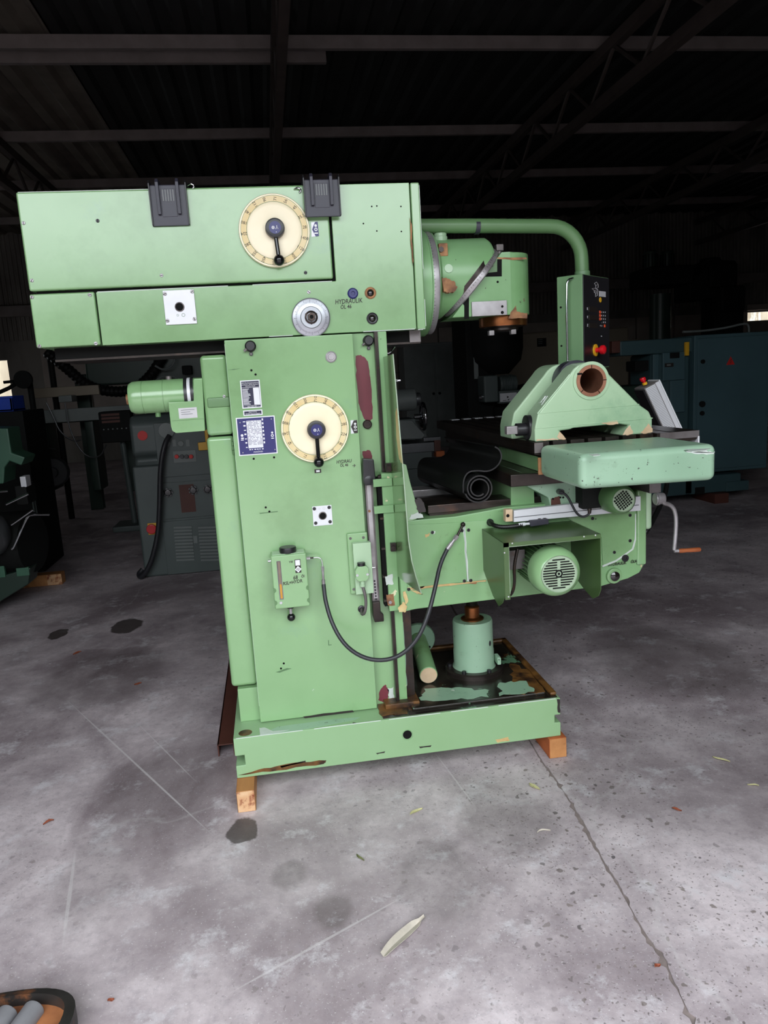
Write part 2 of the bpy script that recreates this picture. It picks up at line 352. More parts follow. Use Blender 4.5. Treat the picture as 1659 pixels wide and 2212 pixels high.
def concrete():
    m = bpy.data.materials.new('worn_concrete'); m.use_nodes = True; nt = m.node_tree; b = nt.nodes['Principled BSDF']
    tc = nt.nodes.new('ShaderNodeTexCoord'); co = tc.outputs['Object']
    c = mixc(nt, ramp(nt, noise(nt, co, 2.1, 9, .7, .2), .38, .64), S(212, 199, 202), S(150, 137, 141))
    c = mixc(nt, ramp(nt, noise(nt, co, .75, 6, .62, .6), .48, .62), c, S(132, 118, 122))
    c = mixc(nt, ramp(nt, noise(nt, co, 5.5, 9, .75), .54, .68), c, S(212, 206, 210))
    c = mixc(nt, ramp(nt, noise(nt, co, 30, 6, .7), .5, .8), c, S(158, 147, 152))
    c = mixc(nt, ramp(nt, noise(nt, co, 140, 3, .7), .62, .72), c, S(222, 218, 219))
    # aggregate showing where the skin is worn away
    nzc = nt.nodes.new('ShaderNodeTexNoise'); nzc.inputs['Scale'].default_value = 38; nzc.inputs['Detail'].default_value = 2; nt.links.new(co, nzc.inputs['Vector'])
    scl = nt.nodes.new('ShaderNodeVectorMath'); scl.operation = 'SCALE'; scl.inputs['Scale'].default_value = .03; nt.links.new(nzc.outputs['Color'], scl.inputs[0])
    adv = nt.nodes.new('ShaderNodeVectorMath'); adv.operation = 'ADD'; nt.links.new(co, adv.inputs[0]); nt.links.new(scl.outputs[0], adv.inputs[1])
    sx = nt.nodes.new('ShaderNodeSeparateXYZ'); nt.links.new(co, sx.inputs[0])
    ar2 = ramp(nt, sx.outputs[0], 0.05, .75)
    area = ramp(nt, noise(nt, co, 1.1, 5, .6), .40, .60)
    where = mixc(nt, ar2, mul(nt, area, .55), ramp(nt, noise(nt, co, 1.7, 4, .6), .30, .52))
    for vsc, lo, thr, st in ((24, .55, .225, .8), (48, .34, .25, .75), (95, .38, .26, .6)):
        v = nt.nodes.new('ShaderNodeTexVoronoi'); v.inputs['Scale'].default_value = vsc; v.inputs['Randomness'].default_value = 1
        nt.links.new(adv.outputs[0], v.inputs['Vector'])
        sep = nt.nodes.new('ShaderNodeSeparateColor'); nt.links.new(v.outputs['Color'], sep.inputs[0])
        sz = nt.nodes.new('ShaderNodeMath'); sz.operation = 'MULTIPLY_ADD'; nt.links.new(sep.outputs[2], sz.inputs[0]); sz.inputs[1].default_value = .16; nt.links.new(v.outputs['Distance'], sz.inputs[2])
        peb = ramp(nt, sz.outputs[0], thr, thr+.045, (1, 1, 1, 1), (0, 0, 0, 1))
        few = ramp(nt, sep.outputs[0], lo, lo+.03)
        c = mixc(nt, mul(nt, mul(nt, mul(nt, peb, few), where), st), c, mixc(nt, sep.outputs[1], S(70, 64, 66), S(128, 116, 110)))
    # hairline scratches
    w = nt.nodes.new('ShaderNodeTexVoronoi'); w.feature = 'DISTANCE_TO_EDGE'; w.inputs['Scale'].default_value = .55
    wm = nt.nodes.new('ShaderNodeMapping'); wm.inputs['Rotation'].default_value = (0, 0, .7)
    nt.links.new(co, wm.inputs[0])
    wv = nt.nodes.new('ShaderNodeVectorMath'); wv.operation = 'ADD'
    nz = nt.nodes.new('ShaderNodeTexNoise'); nz.inputs['Scale'].default_value = 3; nz.inputs['Detail'].default_value = 6
    nt.links.new(co, nz.inputs['Vector'])
    sc_ = nt.nodes.new('ShaderNodeVectorMath'); sc_.operation = 'SCALE'; sc_.inputs['Scale'].default_value = .25
    nt.links.new(nz.outputs['Color'], sc_.inputs[0]); nt.links.new(wm.outputs[0], wv.inputs[0]); nt.links.new(sc_.outputs[0], wv.inputs[1])
    nt.links.new(wv.outputs[0], w.inputs['Vector'])
    c = mixc(nt, ramp(nt, w.outputs['Distance'], .0, .005, (.3, .3, .3, 1), (0, 0, 0, 1)), c, S(206, 200, 200))
    # oil spots and broader faint dark patches, each at its own place
    def blot(c, x, y, r, col, e=1.6, fade=.85, rot=0):
        mp = nt.nodes.new('ShaderNodeMapping'); mp.vector_type = 'TEXTURE'
        mp.inputs['Location'].default_value = (x, y, 0); mp.inputs['Scale'].default_value = (r, r*e, 1); mp.inputs['Rotation'].default_value = (0, 0, rot)
        nt.links.new(co, mp.inputs[0])
        ln = nt.nodes.new('ShaderNodeVectorMath'); ln.operation = 'LENGTH'; nt.links.new(mp.outputs[0], ln.inputs[0])
        a = nt.nodes.new('ShaderNodeMath'); a.operation = 'MULTIPLY_ADD'; a.inputs[1].default_value = .8
        nt.links.new(noise(nt, co, 2.2/r*.35, 5, .6), a.inputs[0]); nt.links.new(ln.outputs['Value'], a.inputs[2])
        mr = nt.nodes.new('ShaderNodeMapRange'); mr.inputs[1].default_value = 1.25; mr.inputs[2].default_value = 1.36 if fade > .6 else 1.7
        mr.inputs[3].default_value = fade; mr.inputs[4].default_value = 0; nt.links.new(a.outputs[0], mr.inputs[0])
        return mixc(nt, mr.outputs[0], c, col)
    for px, py, r, e, f in ((523, 1795, .055, 1.5, .8), (275, 1352, .10, 1.7, .9), (125, 1370, .06, 1.8, .9), (628, 1888, .05, 1.2, .35), (720, 1970, .05, 1.3, .35),
                            (1090, 1760, .14, 1.5, .3), (945, 1900, .12, 1.4, .3), (1500, 1660, .5, .8, .28), (350, 1700, .2, 1.3, .22), (200, 1900, .1, 2.2, .22), (1450, 1420, .35, 1.2, .4), (230, 1460, .3, 1.2, .3)):
        p = aZ(px, py, 0); c = blot(c, p.x, p.y, r, S(58, 50, 46), e, f)
    for xa, ya, xb, yb, w_, f in ((185, 1550, 388, 1738, .006, .6), (305, 1570, 400, 1665, .004, .5), (560, 2110, 830, 1960, .006, .4), (140, 2010, 160, 1860, .008, .4), (950, 1640, 1010, 1720, .005, .4)):
        a_, b_ = aZ(xa, ya, 0), aZ(xb, yb, 0); mid = (a_+b_)/2; L_ = (b_-a_).length
        c = blot(c, mid.x, mid.y, L_*.6, S(214, 208, 208), w_/L_, f, math.atan2(b_.y-a_.y, b_.x-a_.x))
    nt.links.new(c, b.inputs['Base Color'])
    rr = nt.nodes.new('ShaderNodeMapRange'); rr.inputs[3].default_value = .42; rr.inputs[4].default_value = .75
    nt.links.new(noise(nt, co, 2.2, 5), rr.inputs[0]); nt.links.new(rr.outputs[0], b.inputs['Roughness'])
    bp = nt.nodes.new('ShaderNodeBump'); bp.inputs['Strength'].default_value = .25; bp.inputs['Distance'].default_value = .004
    nt.links.new(noise(nt, co, 60, 5, .65), bp.inputs['Height']); nt.links.new(bp.outputs[0], b.inputs['Normal'])
    return m
M['concrete'] = concrete()
M['joint'] = pm('dirty_floor_joint', S(140, 126, 122), .85, 0, .2, 20, bump=.4, bs=80)
# ------------------------------------------------------------------ the hall
HX0, HX1, HY1, HZ = -7.5, 13.5, 17.0, 4.75
fl = MB().box(HX0-.2, HX1+.2, DOORY-.2, HY1+.2, -.3, -.003).build('floor', M['joint'], kind='structure')
# two concrete slabs with a ragged joint between them
jp = [aZ(x, y, 0) for x, y in ((1500, 2212), (1440, 2090), (1375, 1985), (1290, 1835), (1235, 1735), (1165, 1635))]
d = (jp[-1]-jp[0]).normalized(); p0 = jp[0]-d*((jp[0].y-DOORY+.2)/d.y); p1 = jp[-1]+d*((HY1+.2-jp[-1].y)/d.y)
line = []
rr = random.Random(4)
full = [p0]+jp+[p1]
for a, b in zip(full, full[1:]):
    n = max(2, int((b-a).length/.016)) if b.y < 3.4 else 40
    for k in range(n): line.append(a.lerp(b, k/n))
line.append(p1)
def slab(side):
    pts = []
    for i, p in enumerate(line):
        o = .0012+(abs(rr.gauss(0, .0055)) if rr.random() < .55 else 0)+.004*max(0, math.sin(i*.37+side))
        pts.append((p.x+side*o, p.y))
    pts[0] = (pts[0][0], DOORY-.2); pts[-1] = (pts[-1][0], HY1+.2)
    pts += [(HX1+.2, HY1+.2), (HX1+.2, DOORY-.2)] if side > 0 else [(HX0-.2, HY1+.2), (HX0-.2, DOORY-.2)]
    return MB().prism(pts, 'Z', -.02, 0).build('concrete_slab', M['concrete'], fl, sharp=30)
slab(-1); slab(1)
MB().box(-16, 20, -16, DOORY-.2, -.1, -.01).build('ground_outside', M['concrete'], kind='structure')
MB().box(-16, 20, -9.6, -9.2, -.1, 3.4).build('wall_sky_block', M['outwall'], kind='structure')  # unseen wall, added to hold back light from the low sky
MB().box(-16, 26, HY1+.3, HY1+6, -.1, -.02).build('ground_behind', M['concrete'], kind='structure')
MB().box(-16, 26, HY1+5, HY1+5.3, -.1, 5.5).build('wall_woodland', M['foliage'], kind='structure')
def corrug(x0, x1, pitch, dep, ax, y0, y1, z0, z1):
    """trapezoid sheet; ax 'Y': wall in XZ facing -Y; ax 'Z': roof with ribs along Y"""
    t = MB(); P = []; x = x0
    while x < x1:
        P += [(x, 0), (x+pitch*.35, 0), (x+pitch*.5, dep), (x+pitch*.85, dep)]; x += pitch
    P.append((x1, 0))
    P = [p for p in P if p[0] <= x1]
    bm = t.bm
    if ax == 'Y':
        A = [bm.verts.new((p[0], y0+p[1], z0)) for p in P]; B = [bm.verts.new((p[0], y0+p[1], z1)) for p in P]
    else:
        A = [bm.verts.new((p[0], y0, z0+p[1])) for p in P]; B = [bm.verts.new((p[0], y1, z0+p[1])) for p in P]
    for i in range(len(P)-1): bm.faces.new((A[i], A[i+1], B[i+1], B[i]))
    return t
def sheet(b, name, mat, parent):
    o = b.build(name, mat, parent, sharp=10); s = o.modifiers.new('sol', 'SOLIDIFY'); s.thickness = .006; s.offset = 1
    return o
wb = MB().box(HX0, HX1, HY1+.02, HY1+.12, 2.5, HZ+.1).box(HX0, -5.62, HY1+.02, HY1+.12, 0, 2.5).box(-5.62, -5.33, HY1+.02, HY1+.12, 0, 1.42)\
    .box(-5.62, -5.33, HY1+.02, HY1+.12, 2.24, 2.5).box(-5.33, 11.43, HY1+.02, HY1+.12, 0, 2.5).box(11.43, HX1, HY1+.02, HY1+.12, 0, 2.22)\
    .box(11.43, HX1, HY1+.02, HY1+.12, 2.42, 2.5).build('wall_back', M['wall_sheet'], kind='structure')
sheet(corrug(HX0, HX1, .09, .02, 'Y', HY1-.02, 0, 2.62, HZ), 'wall_sheet', M['wall_sheet'], wb)
for zz in (3.1, ):
    MB().box(HX0, HX1, HY1-.14, HY1-.02, zz, zz+.22, b=.01).build('wall_rail', M['beam'], wb)
x = HX0
while x < HX1-.5:                                  # pale wall panels under the rail
    if not (x < -5.3 and x > -6.6) and not x > 11.0:
        for zz in (0.55, 1.5): MB().box(x+.015, x+.935, HY1-.05, HY1+.03, zz+.015, zz+.935, b=.008).build('wall_panel', M['block'], wb)
    elif x > 11.0:
        MB().box(x+.015, min(x+.935, HX1), HY1-.05, HY1+.03, 2.46, 2.60, b=.006).build('wall_panel', M['block'], wb)
    x += .95
WY0, WY1, WZ0, WZ1 = 11.7, 12.7, 1.4, 2.1     # unseen opening, added to light the back of the hall
MB().box(HX0-.15, HX0, DOORY-.2, WY0, 0, HZ).box(HX0-.15, HX0, WY1, HY1+.2, 0, HZ).box(HX0-.15, HX0, WY0, WY1, 0, WZ0).box(HX0-.15, HX0, WY0, WY1, WZ1, HZ).build('wall_left', M['wall_sheet'], kind='structure')
MB().box(HX1, HX1+.15, DOORY-.2, HY1+.2, 0, HZ).build('wall_right', M['wall_sheet'], kind='structure')
MB().box(HX0, DOOR[0], DOORY-.15, DOORY, 0, HZ).box(DOOR[1], HX1, DOORY-.15, DOORY, 0, HZ).box(DOOR[0], DOOR[1], DOORY-.15, DOORY, DOOR[2], HZ).build('wall_front', M['wall_sheet'], kind='structure')
ce = MB().box(HX0-.15, HX1+.15, DOORY-.2, HY1+.2, HZ+.06, HZ+.12).build('ceiling', M['roof_sheet'], kind='structure')
sheet(corrug(-1.68, HX1, .28, .05, 'Z', DOORY, HY1, HZ-.02, 0), 'roof_sheet', M['roof_sheet'], ce)
sheet(corrug(HX0, -1.70, .34, .05, 'Z', DOORY, HY1, HZ-.02, 0), 'skylight_sheet', M['roof_lite'], ce)
for yy, xa, xb in ((3.2, HX0, HX1), (5.5, HX0, HX1), (7.85, HX0, HX1), (8.17, HX0, .86), (10.5, HX0, HX1), (12.76, HX0, HX1), (15.2, HX0, HX1)):
    MB().box(xa, xb, yy-.03, yy+.03, 4.56, 4.68, b=.004).build('purlin', M['beam'], ce)
for xx in (-6.2, -2.95, .34, 3.6, 6.85, 10.1):
    tr = MB().box(xx-.04, xx+.04, DOORY+.1, HY1-.1, 4.44, 4.55, b=.004).box(xx-.04, xx+.04, DOORY+.1, HY1-.1, 3.99, 4.09, b=.004)
    t_ = tr.build('truss', M['truss'], ce)
    y = DOORY+.3; up = True
    while y < HY1-.8:
        z0, z1 = (4.07, 4.46) if up else (4.46, 4.07)
        MB().tube([(xx, y, z0), (xx, y+.55, z1)], .022, 6).build('truss_web', M['truss'], t_)
        y += .55; up = not up
# ================================================================== the milling machine
mm = thing('milling_machine', 'large light-green milling machine with cream speed dials standing on wooden blocks', 'milling machine', (.38, 2.83, .08))
def rp(x0, y0, x1, y1, Y):
    a, b = q(x0, y0, Y), q(x1, y1, Y); return a[0], b[0], b[1], a[1]      # X0 X1 Z0 Z1
def rbox(mb, x0, y0, x1, y1, Y, dep, b=0, m=0, seg=2):
    X0, X1, Z0, Z1 = rp(x0, y0, x1, y1, Y); return mb.box(X0, X1, Y, Y+dep, Z0, Z1, b, seg, m)
def screw(par, px, py, Y, r=.0055, mat=None, slot=True, name='screw'):
    x, z = q(px, py, Y); a = random.uniform(0, 3)
    t = MB().cyl((x, Y+.002, z), (x, Y-.0025, z), r, 14, b=r*.25)
    if slot:
        dx, dz = math.cos(a)*r*.8, math.sin(a)*r*.8
        t.tube([(x-dx, Y-.0026, z-dz), (x+dx, Y-.0026, z+dz)], r*.16, 5, m=1)
    return t.build(name, [mat or M['steel'], M['black_matte']], par)
def hole(par, px, py, Y, r, name='hole'):
    x, z = q(px, py, Y)
    return MB().cyl((x, Y+.001, z), (x, Y-.0008, z), r, 16).build(name, M['black_matte'], par)
def patch(par, pts, Y, mat, n=5, amp=.002, name='worn_patch', th=.0008, seed=1):
    P = [q(a, b, Y) for a, b in pts]
    return MB().prism(jag(P, amp, n, seed), 'Y', Y-th, Y+.0004).build(name, mat, par)
# ---------------- base casting
Yb, Zt = 2.506, .232
bx0, bx1 = -.224, .978
prof = [(bx0, .08), (bx1, .08), (bx1, .135), (bx1-.022, .135), (bx1-.022, .165), (bx1, .165), (bx1, Zt), (bx0, Zt), (bx0, .165), (bx0+.033, .165), (bx0+.033, .128), (bx0, .128)]
base = MB().prism(prof, 'Y', Yb, 3.16, bev=.004).build('base_casting', M['green_base'], mm)
hole(base, 880, 1587, Yb-.0005, .0165, 'drain_hole')
x, z = q(880, 1587, Yb); MB().lathe([(.0165, -.002), (.0195, -.0025), (.0195, .002)], (x, Yb, z), (0, -1, 0)).build('hole_rim', M['green2'], base)
h = aZ(530, 1583, Zt); MB().cyl((h.x, h.y, Zt-.002), (h.x, h.y, Zt+.0006), .024, 24).build('bolt_hole', M['rust'], base)
# oily tray floor, rim and raised pad on the base top
MB().box(.31, .97, 2.515, 3.15, Zt-.002, Zt+.002, b=.001).build('oil_tray', M['oily'], base)
MB().box(.425, .935, 2.545, 3.08, Zt, Zt+.012, b=.005).build('raised_pad', M['oily'], base)
MB().box(.948, .974, 2.53, 3.15, Zt, Zt+.014, b=.006).box(.55, .974, 3.125, 3.152, Zt, Zt+.014, b=.006).build('tray_rim', M['rust'], base)
MB().prism(jag([(.80, 2.56), (.93, 2.55), (.945, 2.75), (.90, 2.86), (.86, 2.72)], .012, 5, 3), 'Z', Zt, Zt+.0125).build('rust_sludge', M['rust'], base)
MB().prism(jag([(.31, 2.53), (.40, 2.53), (.43, 2.62), (.36, 2.68), (.31, 2.66)], .008, 5, 5), 'Z', Zt, Zt+.005).build('rust_sludge', M['rust'], base)
MB().prism(jag([(.47, 2.60), (.60, 2.575), (.72, 2.565), (.74, 2.62), (.62, 2.68), (.50, 2.70)], .012, 5, 8), 'Z', Zt, Zt+.0126).build('paint_remnant', M['green_cover'], base)
MB().prism(jag([(.76, 2.56), (.90, 2.56), (.90, 2.66), (.80, 2.68)], .012, 5, 9), 'Z', Zt, Zt+.0127).build('paint_remnant', M['green_cover'], base)
pp = [aZ(x, y, Zt) for x, y in ((560, 1588), (600, 1570), (700, 1556), (778, 1549), (765, 1556), (640, 1578), (565, 1588))]
MB().prism(jag([(p.x, p.y) for p in pp], .002, 3, 2), 'Z', Zt, Zt+.0007).build('paint_remnant', M['green_cover'], base)
pp = [aZ(x, y, Zt) for x, y in ((560, 1573), (572, 1572), (590, 1580), (625, 1577), (600, 1583), (562, 1588))]
MB().prism(jag([(p.x, p.y) for p in pp], .0015, 3, 2), 'Z', Zt, Zt+.0011).build('worn_patch', M['chip_white'], base)
patch(base, [(515, 1674), (600, 1664), (700, 1650), (705, 1642), (620, 1650), (560, 1662)], Yb, M['rust'], 5, .003, seed=4)
patch(base, [(905, 1613), (932, 1610), (930, 1613), (908, 1616)], Yb, M['ink'], 3, .001)
patch(base, [(812, 1627), (832, 1623), (830, 1626), (815, 1629)], Yb, M['ink'], 3, .001)
patch(base, [(605, 1655), (660, 1643), (660, 1646), (608, 1658)], Yb, M['ink'], 3, .001)
patch(base, [(1070, 1598), (1098, 1592), (1100, 1600), (1075, 1604)], Yb, M['filler2'], 3, .002)
patch(base, [(1203, 1510), (1209, 1510), (1210, 1540), (1205, 1538)], Yb, M['ink'], 5, .002)
for xa, xb in ((bx0+.01, .02), (.06, .30), (.33, .52), (.56, .70), (.74, .96)): MB().tube([(xa, Yb+.0012, Zt-.0012), ((xa+xb)/2, Yb+.001, Zt-.0009), (xb, Yb+.0012, Zt-.0012)], .0016, 6).build('worn_edge', M['chip_white'], base)
# ---------------- column
Yc = 2.60
cx0, cx1 = -.129, .301
col = MB().box(cx0+.004, .386, 2.634, 3.05, Zt, 1.600, b=.004).build('column', M['green'], mm)
cov = MB().box(cx0, cx1, Yc, 2.636, Zt+.004, 1.597, b=.003).build('column_cover', M['green'], mm)
patch(cov, [(655, 1548), (700, 1541), (762, 1534), (764, 1538), (700, 1546), (660, 1552)], Yc-.0002, M['ink'], 3, .001, 'vent_slot')
for a in ((543, 800), (552, 809), (548, 991), (592, 988), (574, 1096), (582, 1105), (613, 1433), (607, 1444)): hole(cov, *a, Yc, .0038, 'screw_hole')
for pts in ([(493, 799), (505, 797), (520, 796), (505, 799)], [(560, 1108), (600, 1104), (600, 1106), (562, 1110)], [(596, 1452), (620, 1443), (630, 1444), (604, 1453)]):
    patch(cov, pts, Yc, M['ink_fade'], 3, .0005, 'smear')
x, z = q(712, 1389, Yc); MB().text('L', x, z, .03, Yc-.0004).build('lettering', M['ink_fade'], cov)
# spring clip caps (oil points)
def capknob(par, px, py, Y, r=.017):
    x, z = q(px, py, Y); dx, dz = math.cos(3.75), math.sin(3.75)
    t = MB().lathe([(r*1.1, 0), (r*1.1, .006), (r*.95, .008), (r*.95, .022), (r*.8, .025), (0, .025)], (x, Y, z), (0, -1, 0), 28)
    t.tube([(x+dx*r*.7, Y-.012, z+dz*r*.7), (x+dx*r*1.6, Y-.012, z+dz*r*1.6)], r*.25, 8, m=1)
    t.cyl((x, Y, z-r*1.5), (x, Y-.008, z-r*1.5), r*.36, 14, m=0).cyl((x, Y-.008, z-r*1.5), (x, Y-.0085, z-r*1.5), r*.18, 10, m=1)
    return t.build('oiler_cap', [M['black'], M['steel_dull']], par)
capknob(cov, 541, 748, Yc); capknob(col, 795, 736, 2.634)
x, z = q(715, 771, Yc); MB().lathe([(.019, 0), (.019, .004), (.015, .006), (.0145, .004), (.011, .004), (.010, .007), (0, .007)], (x, Yc, z), (0, -1, 0), 28).build('oil_plug', M['steel'], cov)
def sight(par, px, py, Y, r, ring):
    x, z = q(px, py, Y)
    o = MB().lathe([(r, 0), (r, .004), (r*.85, .006), (r*.7, .004)], (x, Y, z), (0, -1, 0), 30).build('sight_glass', M[ring], par)
    return o, x, z
for px, py, rg in ((800, 633, 'chip_brown'), (804, 688, 'black')):
    x, z = q(px, py, 2.615)
    MB().lathe([(.0195, 0), (.0195, .004), (.016, .006), (.012, .005)], (x, 2.615, z), (0, -1, 0), 30).lathe([(.0125, .003), (.010, .0075), (.006, .010), (0, .011)], (x, 2.615, z), (0, -1, 0), 24, m=1).build('sight_glass', [M[rg], M['glass']], mm)
x, z = q(762, 634, 2.615); MB().lathe([(.018, 0), (.018, .004), (.014, .008), (.007, .008), (.006, .003), (0, .003)], (x, 2.615, z), (0, -1, 0), 28).build('filler_plug', M['blue'], mm)
# nameplates on the column cover
def plate(par, x0, y0, x1, y1, Y, mat, rim='alu', name='data_plate'):
    X0, X1, Z0, Z1 = rp(x0, y0, x1, y1, Y)
    o = MB().box(X0, X1, Y-.0012, Y, Z0, Z1).box(X0+.0035, X1-.0035, Y-.0016, Y, Z0+.0035, Z1-.0035, m=1).build(name, [M[rim], M[mat]], par)
    return o, X0, X1, Z0, Z1
o, X0, X1, Z0, Z1 = plate(mm, 518.2, 822.5, 566, 880, Yc, 'navy')
w = X1-X0; hgt = Z1-Z0; xm = (X0+X1)/2
t = MB().text('VEB Werkzeugmaschinen-', xm, Z1-.009, .0056, Yc-.0018).text('kombinat „Fritz Heckert“', xm, Z1-.0145, .0056, Yc-.0018).text('Karl-Marx-Stadt', xm, Z1-.0195, .0050, Yc-.0018)
t.box(X0+.003, X1-.003, Yc-.0019, Yc-.001, Z1-.0245, Z1-.0235)
for k in range(13):
    zz = Z1-.029-k*.0042; L = [.022, .018, .018, .019, .025, .026, .02, .022, .019, .018, .026, .02, .024][k]
    t.box(X0+.005, X0+.005+L, Yc-.0019, Yc-.001, zz-.0011, zz+.0009)
t.box(X0+.041, X1-.0045, Yc-.0019, Yc-.001, Z0+.0105, Z1-.026)
t.box(X0+.0035, X1-.0035, Yc-.0019, Yc-.001, Z0+.0085, Z0+.0092).text('KM-10/85-130', xm, Z0+.0055, .005, Yc-.0018)
t.build('lettering', M['white'], o)
o, X0, X1, Z0, Z1 = plate(mm, 525, 887, 567.5, 896, Yc, 'navy')
MB().text('Exported by', (X0+X1)/2, (Z0+Z1)/2+.0028, .0055, Yc-.0018).text('WMW Export-Import', (X0+X1)/2, (Z0+Z1)/2-.0032, .0055, Yc-.0018).build('lettering', M['white'], o)
o, X0, X1, Z0, Z1 = plate(mm, 509, 903, 600, 979, Yc, 'blue')
t = MB(); gx0, gx1, gz0, gz1 = X0+.034, X0+.084, Z0+.024, Z1-.012
t.box(gx0, gx1, Yc-.0019, Yc-.001, gz0, gz1)
for k in range(7):
    t.box(gx0-.011+k*.0004, gx0-.003, Yc-.0019, Yc-.001, gz1-.004-k*.0145, gz1+.003-k*.0145+.002*(k % 2)-.004)
    t.box(gx1+.002, gx1+.007, Yc-.0019, Yc-.001, gz1-.002-k*.013, gz1+.005-k*.013)
for k in range(6): t.box(gx0+.002+k*.0085, gx0+.008+k*.0085-.002*(k % 3 == 1), Yc-.0019, Yc-.001, gz0-.0065, gz0-.0035)
t.text('mm/min', (X0+X1)/2, Z0+.0105, .0095, Yc-.0018)
t.cyl((X0+.016, Yc-.001, gz0+.045), (X0+.016, Yc-.0019, gz0+.045), .0045, 14).box(X0+.012, X0+.021, Yc-.0019, Yc-.001, gz0+.033, gz0+.038).box(X0+.011, X0+.020, Yc-.0019, Yc-.001, gz0+.028, gz0+.031)
t.lathe([(.0025, 0), (.0025, .0003), (.005, .0003), (.005, 0)], (X1-.013, Yc-.0016, gz0+.038), (0, -1, 0), 16).box(X1-.0175, X1-.0085, Yc-.0019, Yc-.001, gz0+.027, gz0+.030).cyl((X1-.013, Yc-.001, gz0+.048), (X1-.013, Yc-.0019, gz0+.048), .004, 5)
t.build('lettering', M['white'], o)
t = MB(); r_ = random.Random(3)
for i in range(18):
    for j in range(14):
        if r_.random() < (.95 if (i < 3 or i > 14) and r_.random() < .6 else .62):
            xx = gx0+.0015+j*.0034; zz = gz1-.0025-i*.0046
            if zz > gz0+.002: t.box(xx, xx+.0021, Yc-.0021, Yc-.0018, zz-.0012, zz+.001)
t.build('table_figures', M['blue'], o, kind='stuff')
for a in ((515.5, 910), (590, 902), (598, 974), (522, 981)): screw(o, a[0]+(3 if a[0] < 550 else -4), a[1]+(-3 if a[1] > 940 else 3), Yc-.0014, .002, M['steel'], False)
# ---------------- the two cream dials
def dial(par, px, py, Y, R, vals, a0, hub_dx=0, lev=(10, 64)):
    x, z = q(px, py, Y-.016)
    d = MB().lathe([(R*.97, 0), (R, .003), (R, .014), (R*.985, .017), (R*.94, .0175), (R*.94, .0178), (R*.775, .0178), (R*.775, .0175), (R*.74, .0205), (R*.66, .022), (R*.25, .0225), (0, .0225)], (x, Y, z), (0, -1, 0), 64).build('speed_dial', M['cream'], par)
    MB().lathe([(R*.935, .0176), (R*.935, .0181), (R*.78, .0181), (R*.78, .0176)], (x, Y, z), (0, -1, 0), 64).build('number_band', M['cream_band'], d)
    MB().lathe([(R*.945, .0178), (R*.945, .0184), (R*.937, .0184), (R*.937, .0178)], (x, Y, z), (0, -1, 0), 64).lathe([(R*.782, .0178), (R*.782, .0184), (R*.773, .0184), (R*.773, .0178)], (x, Y, z), (0, -1, 0), 64).build('ring_line', M['ink_fade'], d)
    for k, v in enumerate(vals):
        a = a0+math.radians(20)*k
        MB().text(v, x+R*.858*math.cos(a), z+R*.858*math.sin(a), R*.118, Y-.0184, rot=a).build('numeral', M['ink'], d)
    return d, x, z
def lever(par, x, z, Y, bx_, bz_, r=.0315):
    t = MB().lathe([(r*.9, 0), (r, .006), (r, .020), (r*.93, .026), (r*.8, .0275), (0, .0275)], (x, Y, z), (0, -1, 0), 40)
    o = t.build('hub_knob', M['black'], par)
    MB().cyl((x, Y-.027, z), (x, Y-.0285, z), r*.62, 30).build('hub_cap', M['blue'], par)
    t = MB().lathe([(.0032, 0), (.0032, .0004), (.0050, .0004), (.0050, 0)], (x-.006, Y-.0285, z), (0, -1, 0), 16).cyl((x-.006, Y-.0285, z), (x-.006, Y-.0289, z), .0018, 10)
    t.tube([(x+.002, Y-.0287, z-.005), (x+.006, Y-.0287, z+.001), (x+.010, Y-.0287, z-.005)], .0012, 5).tube([(x+.006, Y-.0287, z+.001), (x+.006, Y-.0287, z+.006)], .0012, 5).cyl((x+.003, Y-.0285, z-.014), (x+.003, Y-.0289, z-.014), .0015, 8)
    t.build('hub_symbol', M['white'], par)
    MB().tube([(x, Y-.014, z-.02), (x*.25+bx_*.75, Y-.018, z*.25+bz_*.75), (bx_, Y-.02, bz_)], .0068, 14).build('lever_rod', M['black_gloss'], par)
    MB().sph((bx_, Y-.022, bz_), .0178, n=24).build('lever_ball', M['black_gloss'], par)
Yh = 2.615
v1 = ['28', '35,5', '45', '56', '71', '90', '112', '140', '180', '224', '280', '355', '450', '560', '710', '900', '1120', '1400']
d1, x, z = dial(mm, 593, 498, 2.612, .1155, v1, math.radians(4))
x1, z1 = q(594, 491, 2.56); b1 = q(603, 561, 2.56); lever(d1, x1, z1, 2.59, *b1)
v2 = ['280', '355', '450', '560', '710', '900', '1120', '1400', '1800', '2240', '45', '56', '71', '90', '112', '140', '180', '224']
d2, x, z = dial(mm, 681, 926, Yc, .1165, v2, math.radians(5))
x2, z2 = q(684, 929, 2.55); b2 = q(689, 999, 2.55); lever(d2, x2, z2, 2.578, *b2)
def pointer(par, pts, tri, Y, mat):
    P = [q(a, b, Y) for a, b in pts]
    o = MB().prism(P, 'Y', Y-.0014, Y).build('pointer_plate', M['alu'], par)
    MB().prism([q(a, b, Y) for a, b in tri], 'Y', Y-.0018, Y-.001).build('pointer_arrow', M[mat], o)
    return o
o = pointer(mm, [(672, 480), (686, 479), (689, 510), (673, 512)], [(674, 496), (680, 480), (686, 479), (689, 510), (682, 511)], 2.612, 'blue')
x, z = q(682, 490, 2.61); MB().lathe([(.0028, 0), (.0028, .0004), (.0055, .0004), (.0055, 0)], (x, 2.610, z-.008), (0, -1, 0), 14).cyl((x, 2.6105, z+.004), (x, 2.6098, z+.004), .005, 5).box(x-.006, x+.006, 2.6098, 2.6105, z-.022, z-.018).build('symbol', M['white'], o)
o = pointer(mm, [(757, 908), (771, 907), (773, 935), (758, 937)], [(758, 922), (764, 908), (771, 907), (773, 935), (765, 936)], Yc, 'ink')
